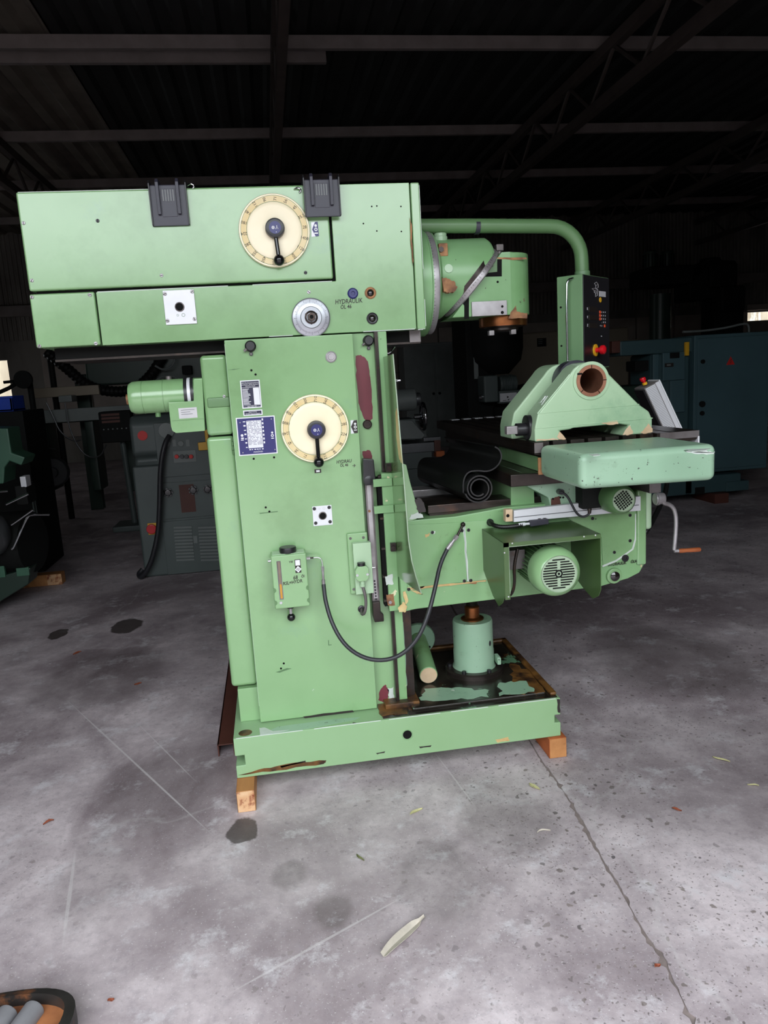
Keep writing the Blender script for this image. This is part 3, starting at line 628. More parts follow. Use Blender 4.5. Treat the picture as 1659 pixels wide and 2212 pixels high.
x, z = q(767, 918, Yc); MB().lathe([(.0024, 0), (.0024, .0004), (.005, .0004), (.005, 0)], (x, Yc-.0017, z-.007), (0, -1, 0), 14).cyl((x, Yc-.0012, z+.004), (x, Yc-.0022, z+.004), .0045, 5).box(x-.005, x+.005, Yc-.0022, Yc-.0012, z-.019, z-.016).build('symbol', M['white'], o)
X0, X1, Z0, Z1 = rp(679, 1014, 694, 1021, Yc); o = MB().box(X0, X1, Yc-.001, Yc, Z0, Z1).build('tag_plate', M['ink'], mm); MB().box(X0+.006, X1-.005, Yc-.0013, Yc-.0009, Z0+.003, Z1-.003).build('tag_print', M['white'], o)
# hand lettering
def scrawl(par, s, px, py, Y, size, rot, mat='ink', sx=.8, shear=.15):
    x, z = q(px, py, Y); MB().text(s, x, z, size, Y-.0003, rot=rot, shear=shear, sx=sx, bold=.0003).build('hand_lettering', M[mat], par)
scrawl(mm, 'HYDRAULIK', 753, 651, Yh, .0215, .02); scrawl(mm, 'ÖL 46', 747, 663, Yh, .0185, .03)
scrawl(cov, 'HYDRAU', 743, 997, Yc, .0165, .02); scrawl(cov, 'ÖL 46 ', 744, 1005, Yc, .014, .02); scrawl(cov, '→', 764, 1006, Yc, .018, 0)
# ---------------- milling head housing
Yk = 3.05
hd = MB().box(-.705, .522, 2.632, Yk-.01, 1.612, 2.068).build('head_housing', M['black_matte'], mm)
tc_ = MB().box(-.722, .250, 2.612, Yk, 1.781, 2.080, b=.007, seg=3).build('top_cover', M['green'], mm)
hb = MB().prism([(.258, 1.773), (.258, 2.080), (.526, 2.080), (.526, 1.602), (-.520, 1.602), (-.520, 1.771)], 'Y', Yh, Yk, bev=.003).build('gearbox_casing', M['green'], mm)
ec = MB().box(-.724, -.5245, 2.612, Yk, 1.604, 1.772, b=.006, seg=3).build('end_cover', M['green'], mm)
fp = MB().box(.5285, .559, 2.610, Yk+.01, 1.600, 2.079, b=.005, seg=3).build('front_flange_plate', M['green'], mm)
patch(fp, [(885, 470), (888, 480), (890, 500), (889, 520), (892, 545), (893, 580), (890, 560), (886, 520)], 2.610, M['chip_brown'], 4, .002, seed=3)
patch(hb, [(902, 700), (915, 706), (914, 712), (903, 713)], Yh, M['chip_white'], 4, .001, seed=6)
patch(hb, [(600, 737), (625, 729), (650, 727), (640, 733), (612, 738)], Yh, M['chip_white'], 4, .001, seed=8)
patch(hb, [(640, 660), (655, 650), (680, 645), (700, 655), (708, 668), (700, 668), (680, 652), (660, 655), (642, 668)], Yh, M['chip_brown'], 4, .001, seed=9)
for a in ((51, 482), (69, 606), (349, 595), (211, 477), (660, 589)): screw(tc_, *a, 2.612, .0058, M['black'] if a[0] in (211, 660) else None)
for a in ((69, 642), (194, 637), (207, 742), (85, 748)): screw(ec, *a, 2.612, .0062)
screw(hb, 667, 631, Yh, .0062)
for a in ((803, 446), (814, 445), (866, 446), (867, 500), (814, 499), (785, 483)): hole(hb, *a, Yh, .0026, 'screw_hole')
t = MB()
for i in range(2):
    px, py = ((413, 402), (644, 411))[i]; x, z = q(px, py, 2.605)
    t = MB().tube([(x-.012, 2.612, z+.004), (x, 2.600, z+.008), (x+.010, 2.604, z+.0), (x+.004, 2.608, z-.006)], .003, 8, smooth=2)
    t.build('cover_latch', M['chrome'], tc_)
for par_, a_, b_, y_ in ((hb, (-.515, 1.7705), (-.10, 1.772), Yh), (hb, (-.02, 1.772), (.245, 1.773), Yh), (hb, (.02, 1.6025), (.10, 1.6025), Yh), (hb, (.34, 1.6025), (.52, 1.6025), Yh), (fp, (.5585, 1.61), (.5585, 1.70), 2.612), (fp, (.5585, 1.80), (.5585, 2.07), 2.612), (fp, (.533, 1.6015), (.556, 1.6015), 2.612), (tc_, (-.715, 2.0785), (-.30, 2.0785), 2.614)):
    MB().tube([(a_[0], y_+.0012, a_[1]), ((a_[0]+b_[0])/2, y_+.0010, (a_[1]+b_[1])/2), (b_[0], y_+.0012, b_[1])], .0016, 6).build('worn_edge', M['chip_white'], par_)
MB().tube([(cx0+.001, Yc+.0012, .30), (cx0+.0008, Yc+.001, .9), (cx0+.001, Yc+.0012, 1.585)], .0012, 6).build('worn_edge', M['green_pale'], cov)
# aluminium index plates
def index_plate(x0, y0, x1, y1, Y, hx, hy, hr, par, scr, dark=False):
    X0, X1, Z0, Z1 = rp(x0, y0, x1, y1, Y)
    o = MB().box(X0, X1, Y-.003, Y, Z0, Z1, b=.0015).build('index_plate', M['alu'], par)
    x, z = q(hx, hy, Y-.003)
    MB().lathe([(hr*1.25, 0), (hr*1.2, .003), (hr, .004), (hr*.95, .001)], (x, Y-.003, z), (0, -1, 0), 26).cyl((x, Y-.002, z), (x, Y-.0036, z), hr, 24, m=1).build('socket', [M['steel_dull'], M['black_matte']], o)
    for a in scr: screw(o, *a, Y-.003, .0062, M['black'] if dark else None, not dark)
    return o
o = index_plate(351, 628, 426, 699, 2.612, 388, 663, .0125, mm, ((356, 635), (415, 630), (420, 689), (362, 693)))
x, z = q(384, 681, 2.609); MB().lathe([(.0045, 0), (.0045, .0004), (.0056, .0004), (.0056, 0)], (x+.018, 2.6088, z), (0, -1, 0), 18).lathe([(.003, 0), (.003, .0004), (.004, .0004), (.004, 0)], (x, 2.6088, z), (0, -1, 0), 5).build('symbol', M['ink_fade'], o)
o = index_plate(674, 1094, 719, 1133, Yc, 697, 1114, .0115, mm, ((679, 1099), (711, 1096), (713, 1127), (682, 1130)), True)
x, z = q(690, 1099, Yc-.003); MB().lathe([(.0035, 0), (.0035, .0004), (.0045, .0004), (.0045, 0)], (x+.016, Yc-.0032, z), (0, -1, 0), 18).lathe([(.0025, 0), (.0025, .0004), (.0035, .0004), (.0035, 0)], (x, Yc-.0032, z), (0, -1, 0), 5).build('symbol', M['sticker'], o)
# graduated ring with hex spindle
x, z = q(672, 686, Yh-.012)
gd = MB().lathe([(.0625, 0), (.0645, .003), (.0645, .010), (.060, .014), (.036, .017), (.036, .020), (.034, .022), (0, .022)], (x, Yh, z), (0, -1, 0), 56).build('graduated_dial', M['alu2'], mm)
t = MB()
for k in range(80):
    a = 2*math.pi*k/80; L = .010 if k % 5 == 0 else .006
    t.tube([(x+math.cos(a)*.047, Yh-.0158, z+math.sin(a)*.047), (x+math.cos(a)*(.047+L), Yh-.0153, z+math.sin(a)*(.047+L))], .00045, 4)
t.build('scale_marks', M['ink'], gd, kind='stuff')
MB().cyl((x, Yh-.02, z), (x, Yh-.045, z), .0145, 6, b=.001).cyl((x, Yh-.045, z), (x, Yh-.0455, z), .0065, 16, m=1).lathe([(.016, .02), (.022, .0235), (.016, .026)], (x, Yh, z), (0, -1, 0), 30).build('hex_shaft', [M['steel_dark'], M['black_matte']], gd)
for k in range(3): a = .5+k*2.09; screw(gd, 0, 0, 1) if 0 else MB().cyl((x+math.cos(a)*.021, Yh-.02, z+math.sin(a)*.021), (x+math.cos(a)*.021, Yh-.0235, z+math.sin(a)*.021), .0026, 10).build('set_screw', M['black'], gd)
# slideway under the head
MB().box(-.69, -.12, 2.69, 2.99, 1.566, 1.604, b=.002).box(-.69, -.12, 2.685, 2.995, 1.560, 1.567, m=1).build('ram_slideway', [M['black_matte'], M['steel_dark']], mm)
MB().box(.40, .55, 2.69, 2.99, 1.562, 1.602, b=.002).box(.40, .552, 2.685, 2.995, 1.556, 1.563, m=1).build('ram_slideway', [M['black_matte'], M['steel_dark']], mm)
MB().box(.512, .553, 2.680, 2.69, 1.560, 1.602, b=.002).build('slideway_wiper', M['steel_dull'], mm)
# ---------------- corner protectors draped over the top edge
def protector(px0, px1, pyb, label, Y=2.6105):
    a = aY(px0, 398, 2.607); b = aY(px1, 398, 2.607); zb = aY((px0+px1)/2, pyb, 2.607).z
    x0, x1 = a.x, b.x; zt = 2.0815
    t = thing('corner_protector', label, 'corner protector', ((x0+x1)/2, Y, zb), 'black corner protectors on the machine head')
    MB().box(x0, x1, Y-.008, Y, zb, zt+.006, b=.003).box(x0, x1, Y-.008, Y+.12, zt, zt+.007, b=.003).build('angle_shell', M['anthra'], t)
    w_ = x1-x0
    for u in (.0, .965): MB().prism([(Y-.02, zt+.010), (Y-.012, zt+.020), (Y+.115, zt+.020), (Y+.118, zt+.004), (Y, zt+.004), (Y-.004, zb+.003), (Y-.014, zb+.003)], 'X', x0+w_*u, x0+w_*u+.0042, bev=.001).build('side_flange', M['black'], t)
    for u in (.19, .72): MB().prism([(Y-.024, zt+.012), (Y-.014, zt+.024), (Y+.110, zt+.024), (Y+.112, zt+.004), (Y-.002, zt+.004), (Y-.004, zb+.034), (Y-.020, zb+.034)], 'X', x0+w_*u, x0+w_*u+.010, bev=.0015).build('strap_rib', M['anthra'], t)
    MB().box(x0+w_*.30, x0+w_*.70, Y-.0095, Y-.006, zb+.028, zt-.006, b=.001).build('strap_face', M['anthra'], t)
    for k in range(5): MB().box(x0+w_*(.345+k*.068), x0+w_*(.345+k*.068)+.0042, Y-.0105, Y-.009, zt-.044, zt-.008, b=.0004).build('groove', M['black_gloss'], t)
    return t
protector(320, 402, 489, 'black plastic corner protector hooked over the head edge, far from the dial')
protector(653, 731, 472, 'black plastic corner protector hooked over the head edge, covering the rim of the upper dial', 2.5885)
# ---------------- electrics box, motor and spindle drive on the back of the column
eb = MB().box(-.222, -.128, 2.640, 3.03, .366, 1.278, b=.014, seg=4).build('electrics_door', M['green'], mm)
dc = MB().box(-.217, -.128, 2.632, 3.03, 1.283, 1.553, b=.014, seg=4).build('drive_cover', M['green'], mm)
MB().box(-.206, -.13, 2.626, 2.64, 1.378, 1.412, b=.006).build('cover_recess', M['green_dk'], dc)
screw(dc, 484, 856, 2.628, .005)
MB().box(-.202, -.126, 2.633, 3.03, Zt, .36, b=.003).build('plinth', M['green'], mm)
for py0, py1 in ((944, 982), (1328, 1364)):
    a = aY(501 if py0 < 1000 else 541, py0, 2.634); b = aY(503 if py0 < 1000 else 544, py1, 2.634)
    t = MB()
    for k in range(4):
        z0 = b.z+(a.z-b.z)*k/4; t.cyl((a.x, 2.634, z0+.0008), (a.x, 2.634, z0+(a.z-b.z)/4-.0008), .0045, 10)
    t.build('hinge', M['green_dk'], eb)
ym = 2.66
mc = aY(350, 856, ym); mr = .056
m0, m1 = aY(276, 862, ym).x, aY(440, 852, ym).x; mz = mc.z
fm = MB().lathe([(0, 0), (mr*.86, 0), (mr*.98, .012), (mr, .03), (mr, m1-m0)], (m0, ym+.05, mz), (1, 0, 0), 40).build('feed_motor', M['green'], mm)
for u in (.045, .115): MB().lathe([(mr+.0003, u), (mr+.0009, u), (mr+.0009, u+.0012), (mr+.0003, u+.0012)], (m0, ym+.05, mz), (1, 0, 0), 40).build('seam', M['green_dk'], fm)
ub = aY(397, 850, ym).x-m0
MB().lathe([(mr+.0002, ub), (mr+.003, ub), (mr+.003, ub+.011), (mr+.0002, ub+.011)], (m0, ym+.05, mz), (1, 0, 0), 40).lathe([(mr+.0002, ub+.022), (mr+.003, ub+.022), (mr+.003, ub+.032), (mr+.0002, ub+.032)], (m0, ym+.05, mz), (1, 0, 0), 40).build('clamp_band', M['black'], fm)
MB().lathe([(mr+.0002, ub+.010), (mr+.0015, ub+.010), (mr+.0015, ub+.023), (mr+.0002, ub+.023)], (m0, ym+.05, mz), (1, 0, 0), 40).build('scale_ring', M['alu'], fm)
MB().cyl((m0-.012, ym+.05, mz-.004), (m0+.003, ym+.05, mz-.004), .018, 20).build('shaft_end', M['chip_brown'], fm)
MB().cyl((m0+.086, ym+.05, mz-mr-.014), (m0+.086, ym+.05, mz-mr+.004), .009, 14).build('drain_plug', M['green_dk'], fm)
MB().cyl((m0+.135, ym+.05, mz+mr-.004), (m0+.135, ym+.05, mz+mr+.010), .010, 14).build('oil_nipple', M['steel_dull'], fm)
P = [q(a, b, 2.634) for a, b in ((363, 869), (418, 866), (418, 818), (437, 817), (443, 931), (380, 936), (372, 931), (369, 922))]
tb = MB().prism(P, 'Y', 2.634, 2.72, bev=.003).build('terminal_box', M['green'], mm)
X0, X1, Z0, Z1 = rp(385, 882, 427, 902, 2.634); o = MB().box(X0, X1, 2.633, 2.6345, Z0, Z1).build('label', M['sticker'], tb)
t = MB()
for k, L in enumerate((.045, .03, .038)): t.box(X0+.008, X0+.008+L, 2.6326, 2.633, Z1-.008-k*.007, Z1-.0065-k*.007)
t = t.build('label_print', M['bg_steel'], tb)
X0, X1, Z0, Z1 = rp(370, 903, 441, 905, 2.634); MB().box(X0, X1, 2.6332, 2.6345, Z0, Z0+.0012).build('lid_seam', M['green_dk'], tb)
# ---------------- swivelling milling head
HC = Vector((.60, 2.83, 1.775))
MB().lathe([(.190, -.045), (.190, -.004), (.184, .000), (.184, .004), (0, .004)], HC, (1, 0, 0), 56).build('swivel_flange', M['green_head'], mm)
r1 = MB().lathe([(.150, .002), (.183, .002), (.183, .022), (.180, .026), (.150, .026)], HC, (1, 0, 0), 72, close=True).build('degree_ring', M['steel'], mm)
def ticks(par, c, n, up, R, h0, n_, long=5):
    n = Vector(n).normalized(); a_ = Vector(up).normalized(); b_ = n.cross(a_); t = MB()
    for k in range(n_):
        a = 2*math.pi*k/n_; d = math.cos(a)*a_+math.sin(a)*b_
        p = Vector(c)+d*R
        t.tube([p+n*h0, p+n*(h0+(.008 if k % long == 0 else .005))], .0005, 4)
    t.build('scale_marks', M['ink'], par, kind='stuff')
ticks(r1, HC, (1, 0, 0), (0, 0, 1), .1832, .003, 90)
pn = Vector((.752, 0, -.659)).normalized(); pc = Vector((.772, 2.83, 1.778))
bodyA = MB().lathe([(0, .02), (.166, .02), (.166, .032), (.143, .045), (.141, .10), (.141, .232), (.132, .246), (0, .246)], (.60, 2.83, 1.788), (1, 0, 0), 56)
bodyA.cut(pc, pn); bodyA = bodyA.build('swivel_body', M['green_head'], mm)
r2 = MB().lathe([(.105, -.001), (.147, -.001), (.149, .003), (.149, .018), (.145, .022), (.105, .022)], pc, pn, 64, close=True).build('degree_ring', M['steel'], mm)
ticks(r2, pc, pn, (0, 1, 0), .1493, .004, 80)
MB().lathe([(.10, -.016), (.146, -.016), (.146, -.001), (.10, -.001)], pc, pn, 56, close=True).build('ring_seat', M['steel_dark'], bodyA)
p = pc+pn*.022
st = [(.66, 2.725), (.905, 2.725)]
for k in range(17): a = -math.pi/2+math.pi*k/16; st.append((.905+.098*math.cos(a), 2.83+.105*math.sin(a)))
st += [(.66, 2.935)]
sh = MB().prism(st, 'Z', 1.642, 1.862, bev=.005)
sh.cut(p, -pn); sh = sh.build('spindle_housing', M['green_head'], mm)
def ph(par, pts, Y, mat, name, dep, b=0, seed=0, amp=0):
    P = [q(a, b_, Y) for a, b_ in pts]
    if amp: P = jag(P, amp, 4, seed)
    return MB().prism(P, 'Y', Y, Y+dep, bev=b).build(name, mat, par)
Ys = 2.725
ph(sh, [(1040, 594), (1048, 586), (1058, 570), (1074, 560), (1084, 560), (1084, 596), (1046, 598)], Ys-.0006, M['green_dk'], 'bolt_pocket', .002)
ph(sh, [(1074, 560), (1084, 560), (1084, 597), (1040, 598), (1042, 591), (1074, 587)], Ys-.0009, M['black_matte'], 'pocket_shadow', .002)  # black patch paints the shade inside the bolt pocket
ph(sh, [(1000, 645), (1013, 640), (1013, 688), (1003, 689), (1003, 660), (996, 652)], Ys-.0006, M['black_matte'], 'bolt_pocket', .002)
x, z = q(1060, 573, Ys); MB().cyl((x, Ys-.006, z), (x, Ys+.01, z), .009, 6).build('clamp_nut', M['black'], sh)
nm = MB(); rbox(nm, 1019, 652, 1096, 680, Ys-.010, .012, b=.0015); nm = nm.build('steel_plate', M['steel'], sh)
hole(nm, 1085, 662, Ys-.010, .0045); hole(nm, 1085, 675, Ys-.010, .0058, 'socket_screw')
hole(sh, 1075, 609, Ys, .0042, 'grease_nipple')
ph(sh, [(1098, 688), (1105, 672), (1114, 660), (1116, 672), (1126, 676), (1139, 676), (1139, 688)], Ys-.0005, M['chip_brown'], 'worn_patch', .001, 0, 3, .0015)
ph(sh, [(1070, 557), (1090, 556), (1137, 556), (1138, 560), (1110, 562), (1085, 560)], Ys-.0005, M['chip_brown'], 'worn_patch', .001, 0, 5, .001)
x, z = q(1079, 545, 2.80); MB().box(x-.014, x+.014, 2.79, 2.818, z+.004, z+.028, b=.003).cyl((x, 2.804, z-.035), (x, 2.804, z+.004), .010, 18).build('eye_bolt', M['steel_dull'], sh)
MB().lathe([(.0, 1.606), (.089, 1.606), (.0905, 1.612), (.0905, 1.640), (.086, 1.645), (0, 1.645)], (.905, 2.83, 0), (0, 0, 1), 48).build('nose_cap', M['copper'], mm)
sn = MB().lathe([(0, 1.588), (.052, 1.588), (.056, 1.592), (.056, 1.600), (.072, 1.603), (.072, 1.608), (0, 1.608)], (.905, 2.83, 0), (0, 0, 1), 40).build('spindle_nose', M['steel_dark'], mm)
for px in (1061, 1108):
    x, z = q(px, 729, 2.79); MB().box(x-.010, x+.010, 2.778, 2.80, 1.574, 1.592, b=.002).build('drive_key', M['steel'], sn)
Ya = 2.690
def on_cyl(px, py, r, mat, name, th=.003):
    d_ = ray(px, py); y = 2.68
    for _ in range(30):
        p_ = CP+d_*(y/d_.y); rr2 = 0.142**2-(p_.z-1.788)**2; y = 2.83-math.sqrt(max(0, rr2))
    n_ = Vector((0, p_.y-2.83, p_.z-1.788)).normalized()
    return MB().cyl(p_-n_*.004, p_+n_*th, r, 28, b=.001).build(name, mat, bodyA), p_, n_
on_cyl(969, 580, .0155, M['green_pale'], 'cover_plug')
P_ = []
for px, py in ((952, 600), (968, 604), (980, 612), (985, 622), (978, 632), (966, 636), (955, 632)):
    d_ = ray(px, py); y = 2.68
    for _ in range(30):
        p_ = CP+d_*(y/d_.y); y = 2.83-math.sqrt(max(0, 0.1415**2-(p_.z-1.788)**2))
    P_.append((p_.x, p_.z))
MB().prism(jag(P_, .003, 4, 2), 'Y', 2.672, 2.70).build('worn_patch', M['chip_brown'], bodyA)
x, z = q(958, 540, 2.71); MB().box(x-.018, x+.014, 2.700, 2.74, z-.022, z+.022, b=.003).build('bolt_pocket', M['chip_brown'], bodyA)
MB().cyl((x-.012, 2.692, z), (x-.012, 2.71, z), .010, 6).build('clamp_nut', M['steel_dark'], bodyA)
x, z = q(951, 515, 2.80); MB().lathe([(.026, z-.02), (.026, z+.004), (.023, z+.006), (.023, z+.016), (.020, z+.018), (0, z+.018)], (x, 2.80, 0), (0, 0, 1), 28).build('filler_cap', M['green_pale'], bodyA)
# ---------------- pendant arm and operator pendant
yp = 2.795; zp = 1.972
path = [(.50, yp, zp+.004), (.80, yp, zp-.004), (1.085, yp, zp-.014)]
for k in range(9): a = math.pi/2*(1-k/8); path.append((1.085+.122*math.cos(a), yp, zp-.136+.122*math.sin(a)))
path.append((1.209, yp, 1.775))
pa = MB().tube(path, .0255, 24).build('pendant_arm', M['green_dk'], mm)
a = aY(1030, 492, yp).x; MB().cyl((a-.008, yp, zp-.007), (a+.008, yp, zp-.0075), .0268, 28).build('clamp_ring', M['anthra'], pa)
MB().cyl((1.209, yp, 1.766), (1.209, yp, 1.792), .0285, 28, b=.002).build('socket_collar', M['green_pend'], pa)
PE = Vector((1.159, 2.68, 0)); ug = Vector((-.685, .7285, 0)); up_ = Vector((.7285, .685, 0))
MP = Matrix(((up_.x, ug.x, 0, PE.x), (up_.y, ug.y, 0, PE.y), (0, 0, 1, 0), (0, 0, 0, 1)))   # local x along panel, y into box
pz0, pz1 = 1.43, 1.770
pb = MB().box(0, .25, 0, .10, pz0, pz1, b=.003, M=MP).build('pendant_box', M['green_pend'], mm)
MB().box(.004, .246, -.003, .002, pz0+.004, pz1-.003, b=.001, M=MP).build('front_panel', M['black'], pb)
for zz in (1.66, 1.52): MB().cyl((-.001, .085, zz), (.002, .085, zz), .004, 12, M=MP).build('screw_hole', M['black_matte'], pb)
MB().tube([(-.001, .035, pz1-.012), (-.018, .045, pz1-.016), (-.026, .05, pz1-.035), (-.026, .05, 1.47), (-.02, .05, 1.45), (0, .045, 1.445)], .0042, 12, smooth=1, M=MP).build('grab_handle', M['chrome'], pb)
MB().tube([(.248, .02, pz1-.02), (.262, .015, pz1-.035), (.264, .012, pz1-.05), (.262, .012, 1.48), (.255, .02, 1.458), (.248, .03, 1.45)], .0042, 12, smooth=1, M=MP).build('grab_handle', M['chrome'], pb)
t = MB()
for k, zz in enumerate((1.647, 1.617, 1.588)): MB().box(.05, .125, -.0045, -.002, zz-.009, zz+.009, M=MP).build('display_window', M['disp'], pb)
for k, (c_, zz) in enumerate((('X', 1.647), ('Y', 1.617), ('Z', 1.588))): MB().text(c_, .035, zz, .013, -.0038, M=MP).build('axis_letter', M['white'], pb)
for i, row in enumerate(('789', '456', '123', '.05')):
    for j, c_ in enumerate(row): MB().text(c_, .168+j*.018, 1.6385-i*.0125, .0085, -.0038, M=MP).build('key_print', M['white'], pb)
MB().text('C', .156, 1.588, .0075, -.0038, M=MP).build('key_print', M['white'], pb); MB().text('E', .170, 1.588, .0075, -.0038, M=MP).build('key_print', M['white'], pb)
for i in range(3): MB().box(.148, .160, -.0048, -.002, 1.6335-i*.0125, 1.6435-i*.0125, M=MP).build('function_key', M['orange'], pb)
MB().box(.192, .204, -.0048, -.002, 1.583, 1.593, M=MP).build('function_key', M['orange'], pb)
t = MB()
def cubeoid(x, z, w_, h_, s_):
    a_, b_, c_, d_ = (x, -.0036, z), (x+w_, -.0036, z+s_*.5), (x+w_, -.0036, z+h_+s_*.5), (x, -.0036, z+h_)
    e_ = (x-w_*.6, -.0036, z+h_+s_*.6); f_ = (x+w_*.3, -.0036, z+h_+s_*1.1)
    for u, v in ((a_, b_), (b_, c_), (c_, d_), (d_, a_), (d_, e_), (e_, f_), (f_, c_)): t.tube([u, v], .0006, 4, M=MP)
cubeoid(.115, 1.722, .022, .012, .012); cubeoid(.10, 1.708, .034, .008, .008); cubeoid(.112, 1.694, .018, .010, .010)
t.build('machine_outline_print', M['sticker'], pb, kind='stuff')
MB().text('mm', .165, 1.55, .007, -.0036, M=MP).build('unit_print', M['sticker'], pb)
MB().box(.148, .208, -.0046, -.002, 1.696, 1.716, M=MP).build('silver_label', M['sticker'], pb)
MB().cyl((.157, -.002, 1.684), (.157, -.0046, 1.684), .0095, 18, M=MP).build('yellow_sticker', M['yellow'], pb)
MB().cyl((.105, -.002, 1.497), (.105, -.0065, 1.497), .0225, 32, M=MP).build('yellow_backplate', M['yellow'], pb)
MB().lathe([(.009, 0), (.009, .018), (.0155, .020), (.0175, .026), (.0165, .034), (.010, .039), (0, .040)], (.105, -.005, 1.497), (0, -1, 0), 28, M=MP).build('emergency_stop', M['red'], pb)
# ---------------- right side of the column: guideway, primer patch, trip rail
gw = MB().box(.386, .419, 2.612, 3.05, Zt, 1.600, b=.002).build('column_guideway', M['green2'], mm)
MB().box(.419, .454, 2.640, 3.02, Zt, .95, b=.002).build('guide_strip', M['steel_dark'], mm)
MB().box(.376, .388, 2.606, 2.66, Zt, 1.600, b=.001).build('guide_edge', M['steel_dark'], gw)
MB().prism(jag([q(a, b, 2.640) for a, b in ((868, 1330), (872, 1360), (876, 1420), (880, 1480), (874, 1490), (868, 1440), (864, 1380))], .003, 4, 2), 'Y', 2.6385, 2.642).build('paint_remnant', M['green_cover'], mm)
MB().box(.33, .46, 2.58, 2.70, Zt, Zt+.022, b=.004).build('guide_foot', M['rust'], mm)
patch(col, [(768, 768), (780, 767), (795, 780), (800, 815), (803, 860), (805, 905), (796, 912), (786, 905), (774, 870), (770, 820)], 2.634, M['primer'], 5, .0022, seed=2)
patch(col, [(783, 975), (798, 972), (804, 985), (803, 1000), (786, 1002)], 2.634, M['primer'], 4, .002, seed=3)
patch(col, [(817, 1512), (822, 1490), (832, 1478), (840, 1490), (838, 1512), (826, 1516)], 2.634, M['primer'], 5, .003, seed=7)
patch(col, [(838, 1488), (850, 1484), (852, 1508), (840, 1510)], 2.634, M['chip_white'], 5, .003, seed=8)
x, z = q(794, 917, 2.62); MB().lathe([(.016, 0), (.016, .010), (.013, .013), (.008, .013), (.008, .008), (0, .008)], (x, 2.634, z), (0, -1, 0), 26).build('pivot_boss', M['steel_dark'], col)
ra, rb = aY(795, 1038, 2.600), aY(815, 1330, 2.600)
xr = (ra.x+rb.x)/2
rail = MB().box(xr-.013, xr+.014, 2.600, 2.622, .60, 1.095, b=.002).box(xr-.007, xr+.007, 2.598, 2.602, .66, 1.09, m=1).build('trip_rail', [M['steel_dull'], M['steel']], mm)
for py in (1040, 1062): pass
d_ = aY(796, 1020, 2.585); MB().prism([(d_.x-.022, d_.z-.03), (d_.x-.015, d_.z-.045), (d_.x+.014, d_.z-.045), (d_.x+.022, d_.z-.03), (d_.x+.020, d_.z+.045), (d_.x-.018, d_.z+.050)], 'Y', 2.572, 2.602, bev=.004).build('trip_dog', M['black'], rail)
d_ = aY(797, 1038, 2.570); MB().lathe([(.0, 0), (.018, 0), (.020, .006), (.016, .028), (.010, .030), (0, .030)], (d_.x, 2.600, d_.z), (0, -1, 0), 24).build('dog_knob', M['black'], rail)
d_ = aY(816, 1325, 2.59); MB().prism([(d_.x-.017, d_.z+.045), (d_.x+.010, d_.z+.045), (d_.x+.010, d_.z+.005), (d_.x+.020, d_.z-.003), (d_.x+.020, d_.z-.030), (d_.x-.014, d_.z-.030), (d_.x-.018, d_.z-.012)], 'Y', 2.580, 2.606, bev=.003).build('end_stop', M['steel_dark'], rail)
for k in range(8):
    p_ = aY(809+k*.55, 1255+k*6.5, 2.598); MB().cyl((p_.x, 2.600, p_.z), (p_.x, 2.5965, p_.z), .0035, 10).build('rail_stud', M['black'], rail)
p_ = aY(798, 1104, 2.598); MB().cyl((p_.x, 2.600, p_.z), (p_.x, 2.595, p_.z), .0045, 12).build('rail_screw', M['chip_brown'], rail)
# clamp strip of the knee beside the guideway, brackets and sheet guard
cs = MB().box(.345, .402, 2.592, 2.63, .612, 1.12, b=.003)
cs = MB().box(.366, .405, 2.575, 2.62, .612, 1.115, b=.003).build('knee_gib', M['green2'], mm)
MB().box(.352, .366, 2.585, 2.625, .63, 1.10).build('gib_gap', M['black_matte'], mm)
for py in (1030, 1120, 1185, 1245, 1297):
    p_ = aY(820+(py-1030)*.05, py, 2.586); MB().cyl((p_.x-.006, 2.588, p_.z), (p_.x+.014, 2.588, p_.z), .0075, 6).build('gib_bolt', M['steel_dark'], cs)
for py0, py1, xl in ((1036, 1050, 806), (1094, 1108, 808)):
    X0, X1, Z0, Z1 = rp(xl, py0, 838, py1, 2.566); b_ = MB().box(X0, .402, 2.566, 2.578, Z0, Z1, b=.001).build('guard_bracket', M['green2'], cs)
for py, n_ in ((1010, 'guard_clamp'), (1183, 'guard_clamp')):
    p_ = aY(836, py, 2.565); MB().box(.382, .402, 2.560, 2.58, p_.z-.015, p_.z+.015, b=.001).cyl((.390, 2.562, p_.z), (.390, 2.552, p_.z), .007, 6).build(n_, M['steel_dark'], cs)
p_ = aY(846, 1300, 2.575); MB().cyl((p_.x-.006, 2.575, p_.z), (p_.x-.006, 2.568, p_.z), .006, 14).build('clamp_screw', M['steel'], cs)
ph(cs, [(834, 1285), (850, 1283), (853, 1308), (838, 1308)], 2.5745, M['chip_brown'], 'worn_patch', .001, 0, 2, .002)
ph(cs, [(832, 1245), (848, 1240), (850, 1262), (834, 1264)], 2.5745, M['chip_white'], 'worn_patch', .001, 0, 4, .003)
